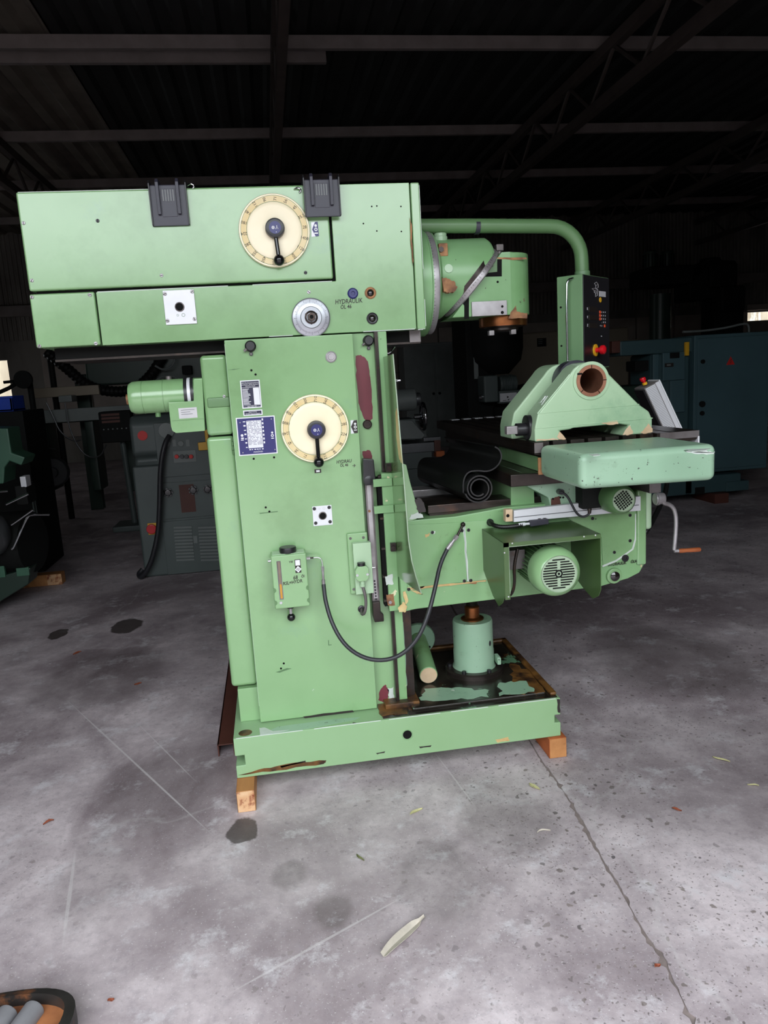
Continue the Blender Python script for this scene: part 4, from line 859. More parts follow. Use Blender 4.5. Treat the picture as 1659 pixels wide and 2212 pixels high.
# glossy sheet guard standing out from the gib
SG = [(2.71, 1.513), (2.412, 1.516), (2.374, 1.31), (2.338, 1.115), (2.313, .925), (2.275, .868), (2.215, .832), (2.143, .800), (2.30, .775), (2.45, .755), (2.62, .735), (2.71, .735)]
sg = MB().prism(SG, 'X', .4035, .4055).build('sheet_guard', M['green_gloss'], mm)
for i in range(7):
    a_, b_ = SG[1+i], SG[2+i] if 2+i < 9 else SG[8]
    if i < 6: MB().tube([(.4045, a_[0], a_[1]), (.4045, b_[0], b_[1])], .0022, 6).build('rolled_edge', M['fan'], sg)
MB().prism(jag([(2.34, 1.17), (2.40, 1.18), (2.43, 1.25), (2.42, 1.33), (2.385, 1.345), (2.362, 1.25)], .004, 4, 3), 'X', .4030, .4036).build('worn_patch', M['filler2'], sg)
for py, k in ((755, 0), (822, 1), (908, 0)):
    p_ = aY(845 if k == 0 else 858, py, 2.9)
    t = MB()
    if k: t.cyl((p_.x-.02, 2.9, p_.z), (p_.x+.012, 2.9, p_.z), .006, 12).cyl((p_.x-.008, 2.9, p_.z), (p_.x+.0, 2.9, p_.z), .010, 6)
    else: t.tube([(p_.x-.03, 2.9, p_.z-.012), (p_.x-.004, 2.9, p_.z-.012), (p_.x+.016, 2.9, p_.z+.012)], .004, 8, smooth=1)
    if p_.x-.03 > .38: t.box(.415, p_.x-.018, 2.895, 2.905, p_.z-.015, p_.z-.007)
    t.build('guard_hook', M['chrome'], gw)
# ---------------- one-shot lubricator
Yl = 2.528
X0, X1, Z0, Z1 = rp(584, 1201, 664, 1311, Yl); X0, X1 = q(584, 1201, Yl)[0], q(661, 1193, Yl)[0]; Z0 = q(625, 1314, Yl)[1]; Z1 = q(622, 1198, Yl)[1]
lb = MB().box(X0, X1, Yl, Yc+.001, Z0, Z1, b=.005, seg=3).build('lubricator', M['green'], mm)
MB().box(X0+.006, X1-.006, Yl+.008, Yc-.006, Z1-.0005, Z1+.0015).build('lid', M['green_pale'], lb)
xm = (X0+X1)/2; MB().lathe([(.0, 0), (.028, 0), (.0295, .004), (.0295, .016), (.027, .019), (0, .019)], (xm, 2.562, Z1+.001), (0, 0, 1), 32).build('filler_cap', M['black'], lb)
gxa, gxb = q(597, 1213, Yl)[0], q(606, 1213, Yl)[0]; gz1, gz0 = q(602, 1212, Yl)[1], q(610, 1295, Yl)[1]
gg = MB().box(gxa, gxb, Yl-.0012, Yl+.001, gz0, gz1, b=.0005).build('level_gauge', M['steel_dull'], lb)
MB().box(gxa+.004, gxb-.003, Yl-.0018, Yl, gz0+.004, gz0+.055).build('oil_column', M['amber'], lb)
MB().box(gxa+.004, gxb-.003, Yl-.0018, Yl, gz0+.055, gz1-.003).build('empty_glass', M['smoke'], lb)
x, z = q(607, 1302, Yl); MB().cyl((x, Yl+.001, z), (x, Yl-.003, z), .005, 14).build('gauge_screw', M['sticker'], lb)
for px, py, s_ in ((590, 1276, 1), (592, 1303, 1), (660, 1270, -1), (662, 1297, -1)):
    x, z = q(px, py, Yl); xx = X0 if s_ > 0 else X1
    t = MB(); P = [(xx, z-.009)]+[(xx+s_*.010*math.cos(a), z+.009*math.sin(a)) for a in [(-1.3+2.6*k/10) for k in range(11)]]+[(xx, z+.009)]
    t.prism(P if s_ > 0 else P[::-1], 'Y', Yl-.0006, Yl+.003).build('screw_pocket', M['green_dk'], lb)
X0p, X1p, Z0p, Z1p = rp(636, 1209, 651, 1236.5, Yl)
o = MB().box(X0p, X1p, Yl-.001, Yl, Z0p, Z1p).build('maker_plate', M['ink'], lb)
MB().box(X0p+.002, X1p-.002, Yl-.0014, Yl, Z0p+.026, Z1p-.002).prism([((X0p+X1p)/2+.0115*math.cos(k*math.pi/2), Z0p+.0125+.0115*math.sin(k*math.pi/2)) for k in range(4)], 'Y', Yl-.0014, Yl).build('plate_print', M['white'], lb)
xs, zs = (X0p+X1p)/2, Z0p+.0125
MB().tube([(xs-.004, Yl-.0016, zs-.004), (xs-.0055, Yl-.0016, zs), (xs-.003, Yl-.0016, zs+.004)], .0007, 4).tube([(xs+.004, Yl-.0016, zs+.004), (xs+.0055, Yl-.0016, zs), (xs+.003, Yl-.0016, zs-.004)], .0007, 4).tube([(xs+.001, Yl-.0016, zs+.005), (xs-.001, Yl-.0016, zs), (xs+.001, Yl-.0016, zs-.005)], .0010, 4).build('plate_emblem', M['ink'], lb)
for s_, px, py, sz, rt in (('68', 638, 1248, .019, .06), ('Öl', 654, 1245, .013, .05), ('RSL=HYDR', 632, 1258, .0165, .07), ('Y18', 628, 1214, .009, .03)):
    x, z = q(px, py, Yl); MB().text(s_, x, z, sz, Yl-.0003, rot=rt, shear=.12, sx=.85, bold=.0003).build('hand_lettering', M['ink'], lb)
x, z = q(580, 1212, 2.56); MB().cyl((X0-.010, 2.56, z), (X0+.002, 2.56, z), .005, 12).build('side_plug', M['chrome'], lb)
hx, hz = q(628, 1319, 2.57); MB().cyl((hx, 2.57, Z0+.002), (hx, 2.57, Z0-.012), .012, 16).cyl((hx, 2.57, Z0-.012), (hx, 2.57, Z0-.034), .0055, 12, m=1).build('pump_rod', [M['black'], M['steel']], lb)
MB().sph((hx, 2.57, Z0-.046), .0145, n=24).build('pump_knob', M['black_gloss'], lb)
fx, fz = X1, q(662, 1207, 2.56)[1]
e_ = aY(697, 1228, 2.565)
MB().cyl((fx, 2.565, fz), (fx+.014, 2.565, fz), .0058, 6).cyl((fx+.014, 2.565, fz), (fx+.026, 2.565, fz), .003, 10, m=1).build('pipe_nut', [M['steel'], M['steel_dark']], lb)
MB().tube([(fx+.026, 2.565, fz), (fx+.040, 2.565, fz), (e_.x-.002, 2.565, fz-.006), (e_.x, 2.565, fz-.022), (e_.x, 2.565, e_.z+.006)], .0024, 10, smooth=2).build('steel_pipe', M['chrome'], lb)
e2 = aY(699, 1262, 2.565)
MB().cyl((e_.x, 2.565, e_.z+.008), (e_.x, 2.565, e_.z-.008), .0062, 6).cyl((e_.x, 2.565, e_.z-.008), (e2.x, 2.565, e2.z+.016), .0045, 12).cyl((e2.x, 2.565, e2.z+.016), (e2.x, 2.565, e2.z), .0066, 14).build('hose_fitting', M['steel'], lb)
hp = [(699, 1262, 2.565), (703, 1300, 2.55), (718, 1350, 2.52), (745, 1395, 2.48), (785, 1422, 2.44), (830, 1428, 2.42), (870, 1414, 2.42), (903, 1380, 2.42), (925, 1330, 2.43), (940, 1270, 2.46), (950, 1220, 2.50), (966, 1186, 2.522)]
MB().tube([aY(*h_) for h_ in hp], .0074, 14, smooth=2).build('lubrication_hose', M['hose'], mm)
ea, eb_ = aY(966, 1186, 2.522), aY(988, 1157, 2.527)
ec_ = aY(1000, 1133, 2.54)
MB().cyl(ea, ea.lerp(eb_, .45), .008, 14).cyl(ea.lerp(eb_, .45), ea.lerp(eb_, .7), .0055, 12).cyl(ea.lerp(eb_, .7), eb_, .0085, 6).cyl(eb_, ec_, .0045, 10, m=1).sph(ec_, .009, n=12, m=1).build('hose_fitting', [M['steel'], M['steel_dark']], mm)
# ---------------- limit switch on the cover
X0, X1, Z0, Z1 = rp(749, 1153, 806, 1280, 2.588); X0 = q(752, 1200, 2.588)[0]; X1 = .302
ls = MB().box(X0, X1+.004, 2.588, Yc+.001, Z0, Z1, b=.005, seg=3).build('limit_switch', M['green'], mm)
X0b, X1b, Z0b, Z1b = X0+.016, X1+.010, Z0+.006, Z1-.032
MB().box(X0b, X1b, 2.560, 2.59, Z0b, Z1b, b=.002).build('switch_body', M['green_pale'], ls)
cxm, czm = q(782, 1235, 2.54)
oc = [(-.024, .006), (-.024, -.022), (-.014, -.034), (.012, -.034), (.022, -.024), (.024, .010), (.016, .020), (-.014, .020)]
MB().prism([(cxm+a, czm+b) for a, b in oc], 'Y', 2.535, 2.562, bev=.002).build('connector', M['green'], ls)
MB().cyl((cxm, 2.55, czm+.018), (cxm, 2.55, czm+.031), .014, 20).build('connector_cap', M['black'], ls)
MB().cyl((cxm, 2.55, czm-.034), (cxm, 2.55, czm-.048), .0085, 16).cyl((cxm, 2.55, czm-.048), (cxm, 2.55, czm-.056), .0105, 16).build('cable_gland', M['green_pale'], ls)
for a in (-1, 1): MB().cyl((cxm+a*.018, 2.536, czm-.010), (cxm+a*.018, 2.5325, czm-.010), .0045, 12).build('screw', M['sticker'], ls)
for a in ((757, 1163), (785, 1161), (764, 1273)): screw(ls, *a, 2.588, .0048, M['steel_dull'], False)
MB().cyl((X1b-.002, 2.575, czm+.002), (X1b+.012, 2.575, czm+.002), .0035, 10).build('plunger', M['chrome'], ls)
s0 = Vector((cxm, 2.55, czm-.056)); s3 = aY(781, 1316, 2.595)
MB().tube([s0, aY(789, 1285, 2.55), aY(791, 1305, 2.555), aY(788, 1325, 2.56), aY(781, 1328, 2.575), s3], .0058, 12, smooth=2, rib=.0035).build('conduit', M['steel_dull'], ls)
MB().lathe([(.013, 0), (.013, .006), (.008, .008), (.008, .004), (0, .004)], (s3.x, Yc, s3.z), (0, -1, 0), 22).build('conduit_entry', M['black'], ls)
# ---------------- knee
Yn = 2.55
KP = [(.407, .612), (.46, .618), (1.16, .630), (1.27, .650), (1.315, .668), (1.335, .700), (1.335, .962), (.80, .962), (.62, .945), (.425, .945), (.407, .93)]
knee = MB().prism(KP, 'Y', Yn, 3.11, bev=.006).build('knee', M['green2'], mm)
# wing of the knee beside the guard
ph(mm, [(866, 1000), (878, 1004), (886, 1040), (905, 1108), (900, 1122), (872, 1130)], Yn-.002, M['green'], 'knee_wing', .05, .003)
ph(mm, [(884, 1122), (915, 1118), (912, 1111), (905, 1106), (888, 1112)], Yn-.0035, M['chip_white'], 'worn_patch', .002, 0, 2, .0015)
ph(mm, [(896, 1080), (905, 1075), (915, 1085), (920, 1105), (905, 1110), (900, 1095)], Yn-.0035, M['oily'], 'oil_smear', .004, 0, 3, .003)
# cross slideways
for y0, y1 in ((2.585, 2.70), (2.96, 3.07)):
    MB().box(.528, 1.33, y0, y1, .955, .985, b=.003).box(.535, 1.33, y0+.012, y1-.012, .94, .957).build('cross_slideway', M['steel'] if y0 > 2.8 else M['steel_dark'], mm)
MB().box(.44, 1.32, 2.70, 2.96, .945, .953).build('way_pan', M['oily'], mm)
MB().box(.50, .82, 2.74, 2.82, .953, .975, b=.004).box(.50, .82, 2.85, 2.90, .953, .97, b=.004).build('way_cover', M['steel_dark'], mm)
# side cover plates
kc = MB().prism([q(a, b, Yn) for a, b in ((872, 1134), (1000, 1128), (1010, 1256), (880, 1270))], 'Y', Yn-.003, Yn+.001, bev=.0008).build('knee_side_cover', M['green2'], mm)
kc2 = MB().prism([q(a, b, Yn) for a, b in ((1003, 1127), (1060, 1124), (1066, 1250), (1013, 1256))], 'Y', Yn-.003, Yn+.001, bev=.0008).build('knee_side_cover', M['green'], mm)
for a in ((883, 1273), (1003, 1255), (1017, 1254), (998, 1146), (1012, 1145), (934, 1150), (1062, 1250)): screw(kc, *a, Yn-.003, .0062, M['black'])
for pts in (((880, 1269), (960, 1262), (1050, 1253), (1050, 1256), (960, 1266), (884, 1274)), ((888, 1274), (905, 1278), (915, 1285), (900, 1282)), ((918, 1155), (928, 1152), (926, 1158), (920, 1161)), ((930, 1148), (940, 1147), (938, 1154)), ((1000, 1128), (1004, 1128), (1013, 1256), (1009, 1256)), ((860, 1312), (872, 1300), (880, 1310), (876, 1322), (862, 1322)), ((870, 1278), (876, 1276), (882, 1300), (876, 1308))):
    patch(mm, pts, Yn-.0032, M['filler2'] if pts[0][0] < 920 else M['chip_white'], 6, .0018, seed=len(pts)+pts[0][0])
for pts in (((886, 1270), (905, 1271), (918, 1266), (905, 1275)), ((1000, 1260), (1030, 1257), (1028, 1262))): patch(mm, pts, Yn-.0036, M['chip_brown'], 5, .0015, seed=pts[0][0])
# right end: apron, groove, drain boss
ap = MB().prism([q(a, b, Yn) for a, b in ((1222, 1118), (1372, 1085), (1378, 1208), (1302, 1222), (1298, 1160))], 'Y', Yn-.004, Yn+.002, bev=.001).build('knee_apron', M['green'], mm)
for a in ((1280, 1120), (1361, 1113), (1361, 1168), (1327, 1193)): screw(ap, *a, Yn-.004, .0062, M['black'])
hole(ap, 1287, 1121, Yn-.004, .002)
patch(mm, [(1300, 1222), (1330, 1210), (1365, 1185), (1371, 1165), (1372, 1110), (1374, 1110), (1374, 1166), (1368, 1187), (1332, 1213), (1302, 1225)], Yn-.0045, M['chip_white'], 3, .0008, 'worn_seam', seed=5)
patch(mm, [(1383, 1078), (1386, 1078), (1388, 1130), (1386, 1225), (1384, 1225), (1385, 1130)], Yn-.001, M['filler'], 3, .0008, 'worn_seam', seed=6)
x, z = q(1325, 1243, Yn); MB().cyl((x, Yn+.03, z), (x, Yn-.012, z), .030, 28, b=.006).build('drain_boss', M['green'], mm)
MB().lathe([(.018, .012), (.018, .016), (.012, .020), (0, .021)], (x, Yn, z), (0, -1, 0), 24).build('sight_glass', M['glass'], mm)
x, z = q(1349, 1205, Yn); MB().lathe([(.0135, .003), (.0135, .008), (.006, .008), (.006, .005), (0, .005)], (x, Yn, z), (0, -1, 0), 24).build('filler_plug', M['black'], mm)
scrawl(mm, 'HYDRAULIK', 1333, 1218, Yn-.0045, .0165, .03); scrawl(mm, 'ÖL46', 1370, 1213, Yn-.0045, .0155, .03)
rk = MB().box(1.30, 1.338, 2.54, 3.10, .70, .985, b=.008, seg=3).build('knee_end_plate', M['green'], mm)
MB().box(1.336, 1.366, 2.55, 2.70, .83, 1.01, b=.012, seg=3).build('gear_case', M['green_pale'], mm)
# crank with wooden handle
ck = aX(1415, 1078, 1.366)
cr = MB().cyl((1.364, ck.y, ck.z), (1.400, ck.y, ck.z), .021, 28, b=.003).cyl((1.370, ck.y, ck.z), (1.378, ck.y, ck.z), .024, 28).build('hand_crank', M['steel'], mm)
Yq = ck.y
pts = [(1428, 1075), (1433, 1087), (1445, 1089), (1456, 1098), (1461, 1120), (1459, 1160), (1456, 1188)]
MB().tube([aY(a, b, Yq-.01) for a, b in pts], lambda u: .0085-.0015*u, 12, smooth=2).build('crank_arm', M['steel'], cr)
h0 = aY(1456, 1190, Yq-.01); h1 = aY(1466, 1190, Yq-.012); h2 = aY(1513, 1187, Yq-.015)
MB().cyl(h0, h1, .0065, 14).build('crank_pin', M['steel'], cr)
MB().lathe([(0, 0), (.0075, 0), (.0085, .01), (.0075, .03), (.0085, .055), (.0085, (h2-h1).length-.004), (.006, (h2-h1).length), (0, (h2-h1).length)], h1, h2-h1, 20).build('crank_grip', M['handlewood'], cr)
# ribbed conduits on the right
MB().tube([aY(1442, 1030, 2.9), aY(1438, 1065, 2.85), aY(1425, 1095, 2.8), aY(1410, 1125, 2.75), aY(1398, 1145, 2.72), aY(1388, 1160, 2.72)], .011, 12, smooth=2, rib=.006).build('ribbed_conduit', M['rubber'], mm)
# ---------------- elevating screw
MB().lathe([(.118, Zt+.012), (.118, Zt+.028), (.112, Zt+.034), (.085, Zt+.034)], (.738, 2.83, 0), (0, 0, 1), 48).build('jack_flange', M['steel_dark'], mm)
jk = MB().lathe([(.088, Zt+.012), (.088, Zt+.036), (.082, Zt+.044), (.082, .335), (.0805, .338), (.0805, .455), (.0775, .463), (0, .463)], (.738, 2.83, 0), (0, 0, 1), 48).build('jack_housing', M['green_cover'], mm)
for k in range(6):
    a = -1.2+k*math.pi/3; MB().cyl((.738+.100*math.cos(a), 2.83+.100*math.sin(a), Zt+.03), (.738+.100*math.cos(a), 2.83+.100*math.sin(a), Zt+.044), .009, 12).build('flange_bolt', M['black'], jk)
d_ = aY(1055, 1389, 2.775); MB().sph((d_.x, 2.772, d_.z), .012, (.8, .6, 1.3), 14).build('side_plug', M['black'], jk)
d_ = aY(1072, 1420, 2.80); MB().box(d_.x-.004, d_.x+.012, 2.77, 2.82, d_.z-.022, d_.z+.010, b=.004).build('oil_fitting', M['green_cover'], jk)
MB().lathe([(.0, .46), (.046, .46), (.046, .468), (.038, .470), (.030, .474), (.030, .515), (.020, .520), (.020, .64), (0, .64)], (.738, 2.83, 0), (0, 0, 1), 32).build('elevating_screw', M['copper'], mm)
MB().lathe([(.021, .52), (.024, .524), (.021, .528), (.024, .532), (.021, .536), (.024, .540), (.021, .544), (.024, .548), (.021, .56), (.021, .62)], (.738, 2.83, 0), (0, 0, 1), 24).build('screw_thread', M['steel_dark'], mm)
# ---------------- feed motor under its hood
hx0, hx1, hy0, hy1, hz1 = .713, 1.049, 2.300, Yn, .892
def hood():
    sw = [(hy1, hz1), (hy0, hz1), (hy0, .712), (hy0+.030, .680), (hy0+.075, .655), (hy0+.14, .675), (hy1, .74)]
    sr = [(hy1, hz1), (hy0, hz1), (hy0, .700), (hy0+.02, .672), (hy0+.065, .650), (hy0+.14, .665), (hy1, .70)]
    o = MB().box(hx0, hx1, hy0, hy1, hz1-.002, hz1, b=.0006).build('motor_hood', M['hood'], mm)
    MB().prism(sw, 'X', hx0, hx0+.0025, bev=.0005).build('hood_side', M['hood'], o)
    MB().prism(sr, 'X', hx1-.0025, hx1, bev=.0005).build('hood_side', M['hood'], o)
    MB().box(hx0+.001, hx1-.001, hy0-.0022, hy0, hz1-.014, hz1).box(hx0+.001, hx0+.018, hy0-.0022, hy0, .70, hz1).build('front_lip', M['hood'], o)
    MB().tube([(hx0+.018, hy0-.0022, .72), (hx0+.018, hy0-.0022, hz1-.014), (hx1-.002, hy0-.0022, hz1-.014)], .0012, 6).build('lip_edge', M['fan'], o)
    for p in ((hx0+.03, hy0-.002, hz1-.003), (hx0+.003, hy0-.002, .86), (hx0+.012, hy0-.002, .71), (hx1-.06, hy0-.002, hz1-.003), (hx1-.02, hy0-.002, hz1-.002)):
        MB().sph(p, .003, n=8).build('rivet', M['sticker'], o)
hood()
mo = aY(1208, 1240, 2.300)
def fanmotor(c, R, L, name, yb, slots):
    o = MB().lathe([(0, .004), (R*.70, .004), (R*.74, .000), (R*.90, .010), (R*.98, .03), (R, .055), (R, L), (R*.97, L+.006)], c, (0, 1, 0), 48).build(name, M['green'] if R > .06 else M['green_dk'], mm)
    MB().lathe([(0, .0035), (R*.70, .0035), (R*.735, -.001), (R*.735, .004), (0, .004)], c, (0, 1, 0), 44).build('fan_grille', M['fan'], o)
    y = c[1]+.0028
    if slots:
        t = MB(); n_ = 12; rr_ = R*.63
        for k in range(n_):
            zz = rr_*(1-2*(k+.5)/n_)*.98; hw = math.sqrt(max(0, rr_**2-zz**2))*1.02
            g_ = .006 if abs(zz) < rr_*.86 else 0
            if abs(zz) < .013: g_ = .014
            for s_ in ((-1, 1) if g_ else (0,)):
                a_, b_ = (g_*s_, hw*s_) if s_ else (-hw*.9, hw*.9)
                MB().tube([(c[0]+a_, y, c[2]+zz), (c[0]+b_, y, c[2]+zz)], R*.026, 6).build('vent_slot', M['black_matte'], o)
        t.lathe([(R*.10, 0), (R*.10, .0012), (R*.16, .0012), (R*.16, 0)], (c[0], y+.0006, c[2]), (0, -1, 0), 18).cyl((c[0], y, c[2]), (c[0], y-.001, c[2]), R*.05, 10)
        t.build('grille_hub', M['black_matte'], o)
    else:
        t = MB(); s_ = R*.155; N_ = 4
        ca, sa = math.cos(.62), math.sin(.62)
        for i in range(-N_, N_+1):
            for j in range(-N_, N_+1):
                u, v = i*s_, j*s_
                if math.hypot(u, v) < R*.62 and (i or j):
                    X_, Z_ = u*ca-v*sa, u*sa+v*ca; h_ = s_*.36
                    pp_ = [(c[0]+X_+(du*ca-dv*sa)*h_, c[2]+Z_+(du*sa+dv*ca)*h_) for du, dv in ((-1, -1), (1, -1), (1, 1), (-1, 1))]
                    MB().prism(pp_, 'Y', y-.0006, y+.001).build('vent_hole', M['black_matte'], o)
        t.cyl((c[0], y, c[2]), (c[0], y-.001, c[2]), R*.07, 10).build('grille_hub', M['black_matte'], o)
    return o
bmt = fanmotor((mo.x, 2.300, mo.z), .0855, .07, 'feed_drive_motor', 2.5, True)
t = MB().cyl((mo.x, 2.37, mo.z), (mo.x, Yn, mo.z), .070, 40)
for k in range(36):
    a = 2*math.pi*k/36; d_ = Vector((math.cos(a), 0, math.sin(a)))
    t.tube([Vector((mo.x, 2.372, mo.z))+d_*.079, Vector((mo.x, 2.52, mo.z))+d_*.079], .0028, 5)
    t.tube([Vector((mo.x, 2.372, mo.z))+d_*.073, Vector((mo.x, 2.52, mo.z))+d_*.073], .0028, 4)
t.build('cooling_fins', M['green_dk'], bmt, kind='stuff')
p_ = aY(1112, 1205, 2.45); MB().box(p_.x-.03, p_.x+.035, 2.44, Yn, p_.z-.04, p_.z+.03, b=.004).build('junction_box', M['steel_dull'], bmt)
MB().tube([aY(1118, 1185, 2.40), aY(1110, 1225, 2.40), aY(1112, 1255, 2.42), aY(1108, 1280, 2.44), aY(1096, 1290, 2.46)], .006, 10, smooth=2, rib=.004).build('motor_cable', M['steel_dark'], bmt)
# ---------------- saddle, scale bar, table-feed motor
zs_ = zm(1090, 1030, 4.74)
Ysd = 2.50
MB().prism([q(*zs_(*a), 2.58) for a in ((62, -60), (300, -60), (310, 305), (66, 325))], 'Y', 2.58, 3.12, bev=.004).build('saddle_side', M['green2'], mm)
sd = MB().prism([q(*zs_(*a), Ysd) for a in ((170, -40), (222, 0), (232, 100), (450, 215), (480, 362), (785, 345), (1230, 300), (1240, -60), (700, -60))], 'Y', Ysd, 3.12, bev=.004).build('saddle', M['green_cover'], mm)
ph(sd, [zs_(*a) for a in ((475, 225), (560, 195), (590, 345), (482, 358))], Ysd-.0006, M['bg_brown'], 'worn_patch', .001, 0, 2, .002)
for a in ((495, 225), (570, 212), (600, 212)): hole(sd, *zs_(*a), Ysd-.0008, .0035)
MB().box(.80, 1.36, 2.47, 3.14, 1.045, 1.088, b=.004).build('saddle_top', M['steel_dark'], mm)
MB().box(q(*zs_(770, 0), 2.46)[0], q(*zs_(980, 0), 2.46)[0], 2.44, 2.56, q(*zs_(860, 330), 2.44)[1], 1.05, b=.004).build('feed_gearbox', M['bg_black'], mm)
cb = [zs_(*a) for a in ((570, 150), (640, 190), (690, 290), (740, 380), (800, 415), (860, 390), (880, 350))]
MB().tube([aY(a, b, 2.45) for a, b in cb], .0042, 10, smooth=2).cyl(aY(*zs_(555, 150), 2.50), aY(*zs_(585, 155), 2.46), .010, 14).build('motor_lead', M['hose'], mm)
p_ = aY(*zs_(868, 345), 2.45); MB().cyl(p_, p_+Vector((0, 0, .022)), .008, 12).cyl(p_-Vector((0, 0, .01)), p_, .006, 12).build('lead_gland', M['steel_dark'], mm)
sm = aY(*zs_(1219, 242), 2.36)
o = fanmotor((sm.x, 2.36, sm.z), .054, .12, 'table_feed_motor', 2.5, False)
Y9 = 2.475
sb = MB().prism([q(a, b, Y9) for a, b in ((1110, 1103), (1384, 1072), (1384, 1103), (1110, 1128))], 'Y', Y9, Y9+.022, bev=.001).build('scale_housing', M['alu'], mm)
MB().prism([q(a, b, Y9) for a, b in ((1111, 1117), (1380, 1090), (1380, 1091.5), (1111, 1118.5))], 'Y', Y9-.001, Y9+.001).build('scale_groove', M['bg_steel'], sb)
MB().prism([q(a, b, Y9) for a, b in ((1092, 1101), (1107, 1100), (1107, 1126), (1092, 1127))], 'Y', Y9-.002, Y9+.025, bev=.001).build('scale_bracket', M['filler'], sb)
hole(sb, 1097, 1114, Y9-.002, .006, 'bracket_hole')
for a in ((1162, 1121), (1173, 1120)): 
    X0, X1, Z0, Z1 = rp(a[0], a[1]-1, a[0]+6, a[1]+1, Y9); MB().box(X0, X1, Y9-.0012, Y9, Z0, Z1).build('scale_mark', M['ink'], sb)
MB().prism([q(a, b, 2.46) for a, b in ((1145, 1125), (1185, 1121), (1186, 1132), (1146, 1138))], 'Y', 2.46, 2.50, bev=.002).build('reader_head', M['anthra'], sb)
kp = [(1058, 1128, 2.53), (1066, 1135, 2.50), (1085, 1139, 2.48), (1110, 1137, 2.47), (1128, 1134, 2.47)]
o = MB().tube([aY(*a) for a in kp], .0082, 12, smooth=2, rib=.004).build('reader_conduit', M['rubber'], mm)
MB().cyl(aY(1120, 1134, 2.47), aY(1134, 1132, 2.47), .0065, 12).cyl(aY(1134, 1132, 2.47), aY(1145, 1131, 2.47), .0045, 10).build('conduit_end', M['alu'], o)
p_ = aY(1058, 1128, Yn); MB().lathe([(.013, 0), (.013, .008), (.010, .012), (0, .012)], (p_.x, Yn, p_.z), (0, -1, 0), 20).build('conduit_gland', M['black'], o)
MB().box(1.30, 1.345, 2.45, 2.60, .985, 1.03, b=.003).build('way_clamp', M['steel_dull'], mm)
# ---------------- table
tx0, tx1, ty0, ty1, tz = .866, 1.461, 2.41, 3.89, 1.20
slots = [.925+.0622*k for k in range(8)]
pr = [(tx0, tz-.040), (tx0+.045, tz-.052), (tx0+.045, 1.086), (tx1-.10, 1.086), (tx1-.10, tz-.052), (tx1-.01, tz-.030), (tx1, tz-.022), (tx1, tz)]
top = []
for s_ in reversed(slots):
    top += [(s_+.007, tz), (s_+.007, tz-.016), (s_+.013, tz-.016), (s_+.013, tz-.026), (s_-.013, tz-.026), (s_-.013, tz-.016), (s_-.007, tz-.016), (s_-.007, tz)]
pr += top+[(tx0, tz)]
tb_ = MB().prism(pr, 'Y', ty0, ty1).build('work_table', M['steel_dark'], mm)
MB().box(tx0-.001, tx0+.004, ty0, ty1, tz-.036, tz-.020, b=.001).build('table_lip', M['steel_dark'], tb_)
MB().box(tx0+.0435, tx0+.0455, 2.42, 2.95, 1.09, tz-.06).build('painted_flank', M['green2'], tb_)
MB().box(tx0+.012, tx0+.046, ty0-.002, ty0+.004, 1.09, tz-.052).build('end_edge', M['chip_brown'], tb_)
MB().box(tx1-.145, tx1, ty0-.003, ty0+.002, tz-.024, tz, b=.001).build('end_edge', M['steel_dull'], tb_)
MB().box(tx1-.006, tx1, ty0-.004, ty0+.30, 1.10, tz-.02).build('tray_wall', M['alu'], tb_)
MB().box(tx0-.001, tx0+.030, ty0-.004, ty0+.002, tz-.036, tz-.002, b=.001).build('end_edge', M['steel_dull'], tb_)
for s0_, s1_ in zip(slots, slots[1:]): MB().box(s0_+.010, s1_-.010, ty1-.05, ty1, tz-.0005, tz+.003).build('land_glint', M['alu'], tb_)  # pale strips stand in for light reflected off the slot lands
# end cover of the table
ecv = MB().box(.882, 1.316, 2.070, 2.408, 1.085, 1.190, b=.022, seg=5)
for v in ecv.bm.verts:
    if v.co.z < 1.10: v.co.z = max(1.083, v.co.z-.0) if v.co.z > 1.0 else v.co.z
    v.co.z += (-.006)*(v.co.x-.882)/.434 if v.co.z < 1.12 else 0
ecv = ecv.build('table_end_cover', M['green_cover'], mm)
zc_ = zm(1140, 900, 3.95)
def onz(par, pts, Z, mat, th=.001, seed=1, amp=.004):
    P = [aZ(*p, Z) for p in pts]; return MB().prism(jag([(p.x, p.y) for p in P], amp, 4, seed), 'Z', Z-.0005, Z+th).build('worn_patch', mat, par)
patch(ecv, [zc_(*a) for a in ((1330, 285), (1420, 300), (1500, 290), (1590, 300), (1585, 318), (1480, 318), (1400, 312))], 2.0695, M['chip_white'], 5, .003, seed=4)
onz(ecv, [zc_(*a) for a in ((525, 325), (590, 318), (620, 330), (560, 338))], 1.1902, M['chip_white'], seed=3, amp=.003)
onz(ecv, [zc_(*a) for a in ((1340, 280), (1450, 278), (1560, 272), (1500, 292), (1400, 300))], 1.1902, M['chip_white'], seed=6, amp=.003)
# operator side panel standing beyond the table
zo = zm(1330, 700, 5.043)
YO = 2.95
OP = [q(*zo(*a), YO) for a in ((297, 697), (470, 610), (690, 1085), (655, 1112), (492, 1098))]
ax_ = (Vector((OP[2][0], 0, OP[2][1]))-Vector((OP[1][0], 0, OP[1][1]))).normalized()
cr_ = (Vector((OP[1][0], 0, OP[1][1]))-Vector((OP[0][0], 0, OP[0][1]))).normalized()
o0 = Vector((OP[0][0], YO, OP[0][1])); Lp = .235; Wp = (Vector((OP[1][0], 0, OP[1][1]))-Vector((OP[0][0], 0, OP[0][1]))).length
up3 = -ax_
MO = Matrix(((cr_.x, 0, ax_.x, o0.x), (0, 1, 0, o0.y), (cr_.z, 0, ax_.z, o0.z), (0, 0, 0, 1)))
op = MB().box(.004, Wp, 0, .09, .004, Lp, b=.003, M=MO).build('operator_panel', M['panel_grey'], mm)
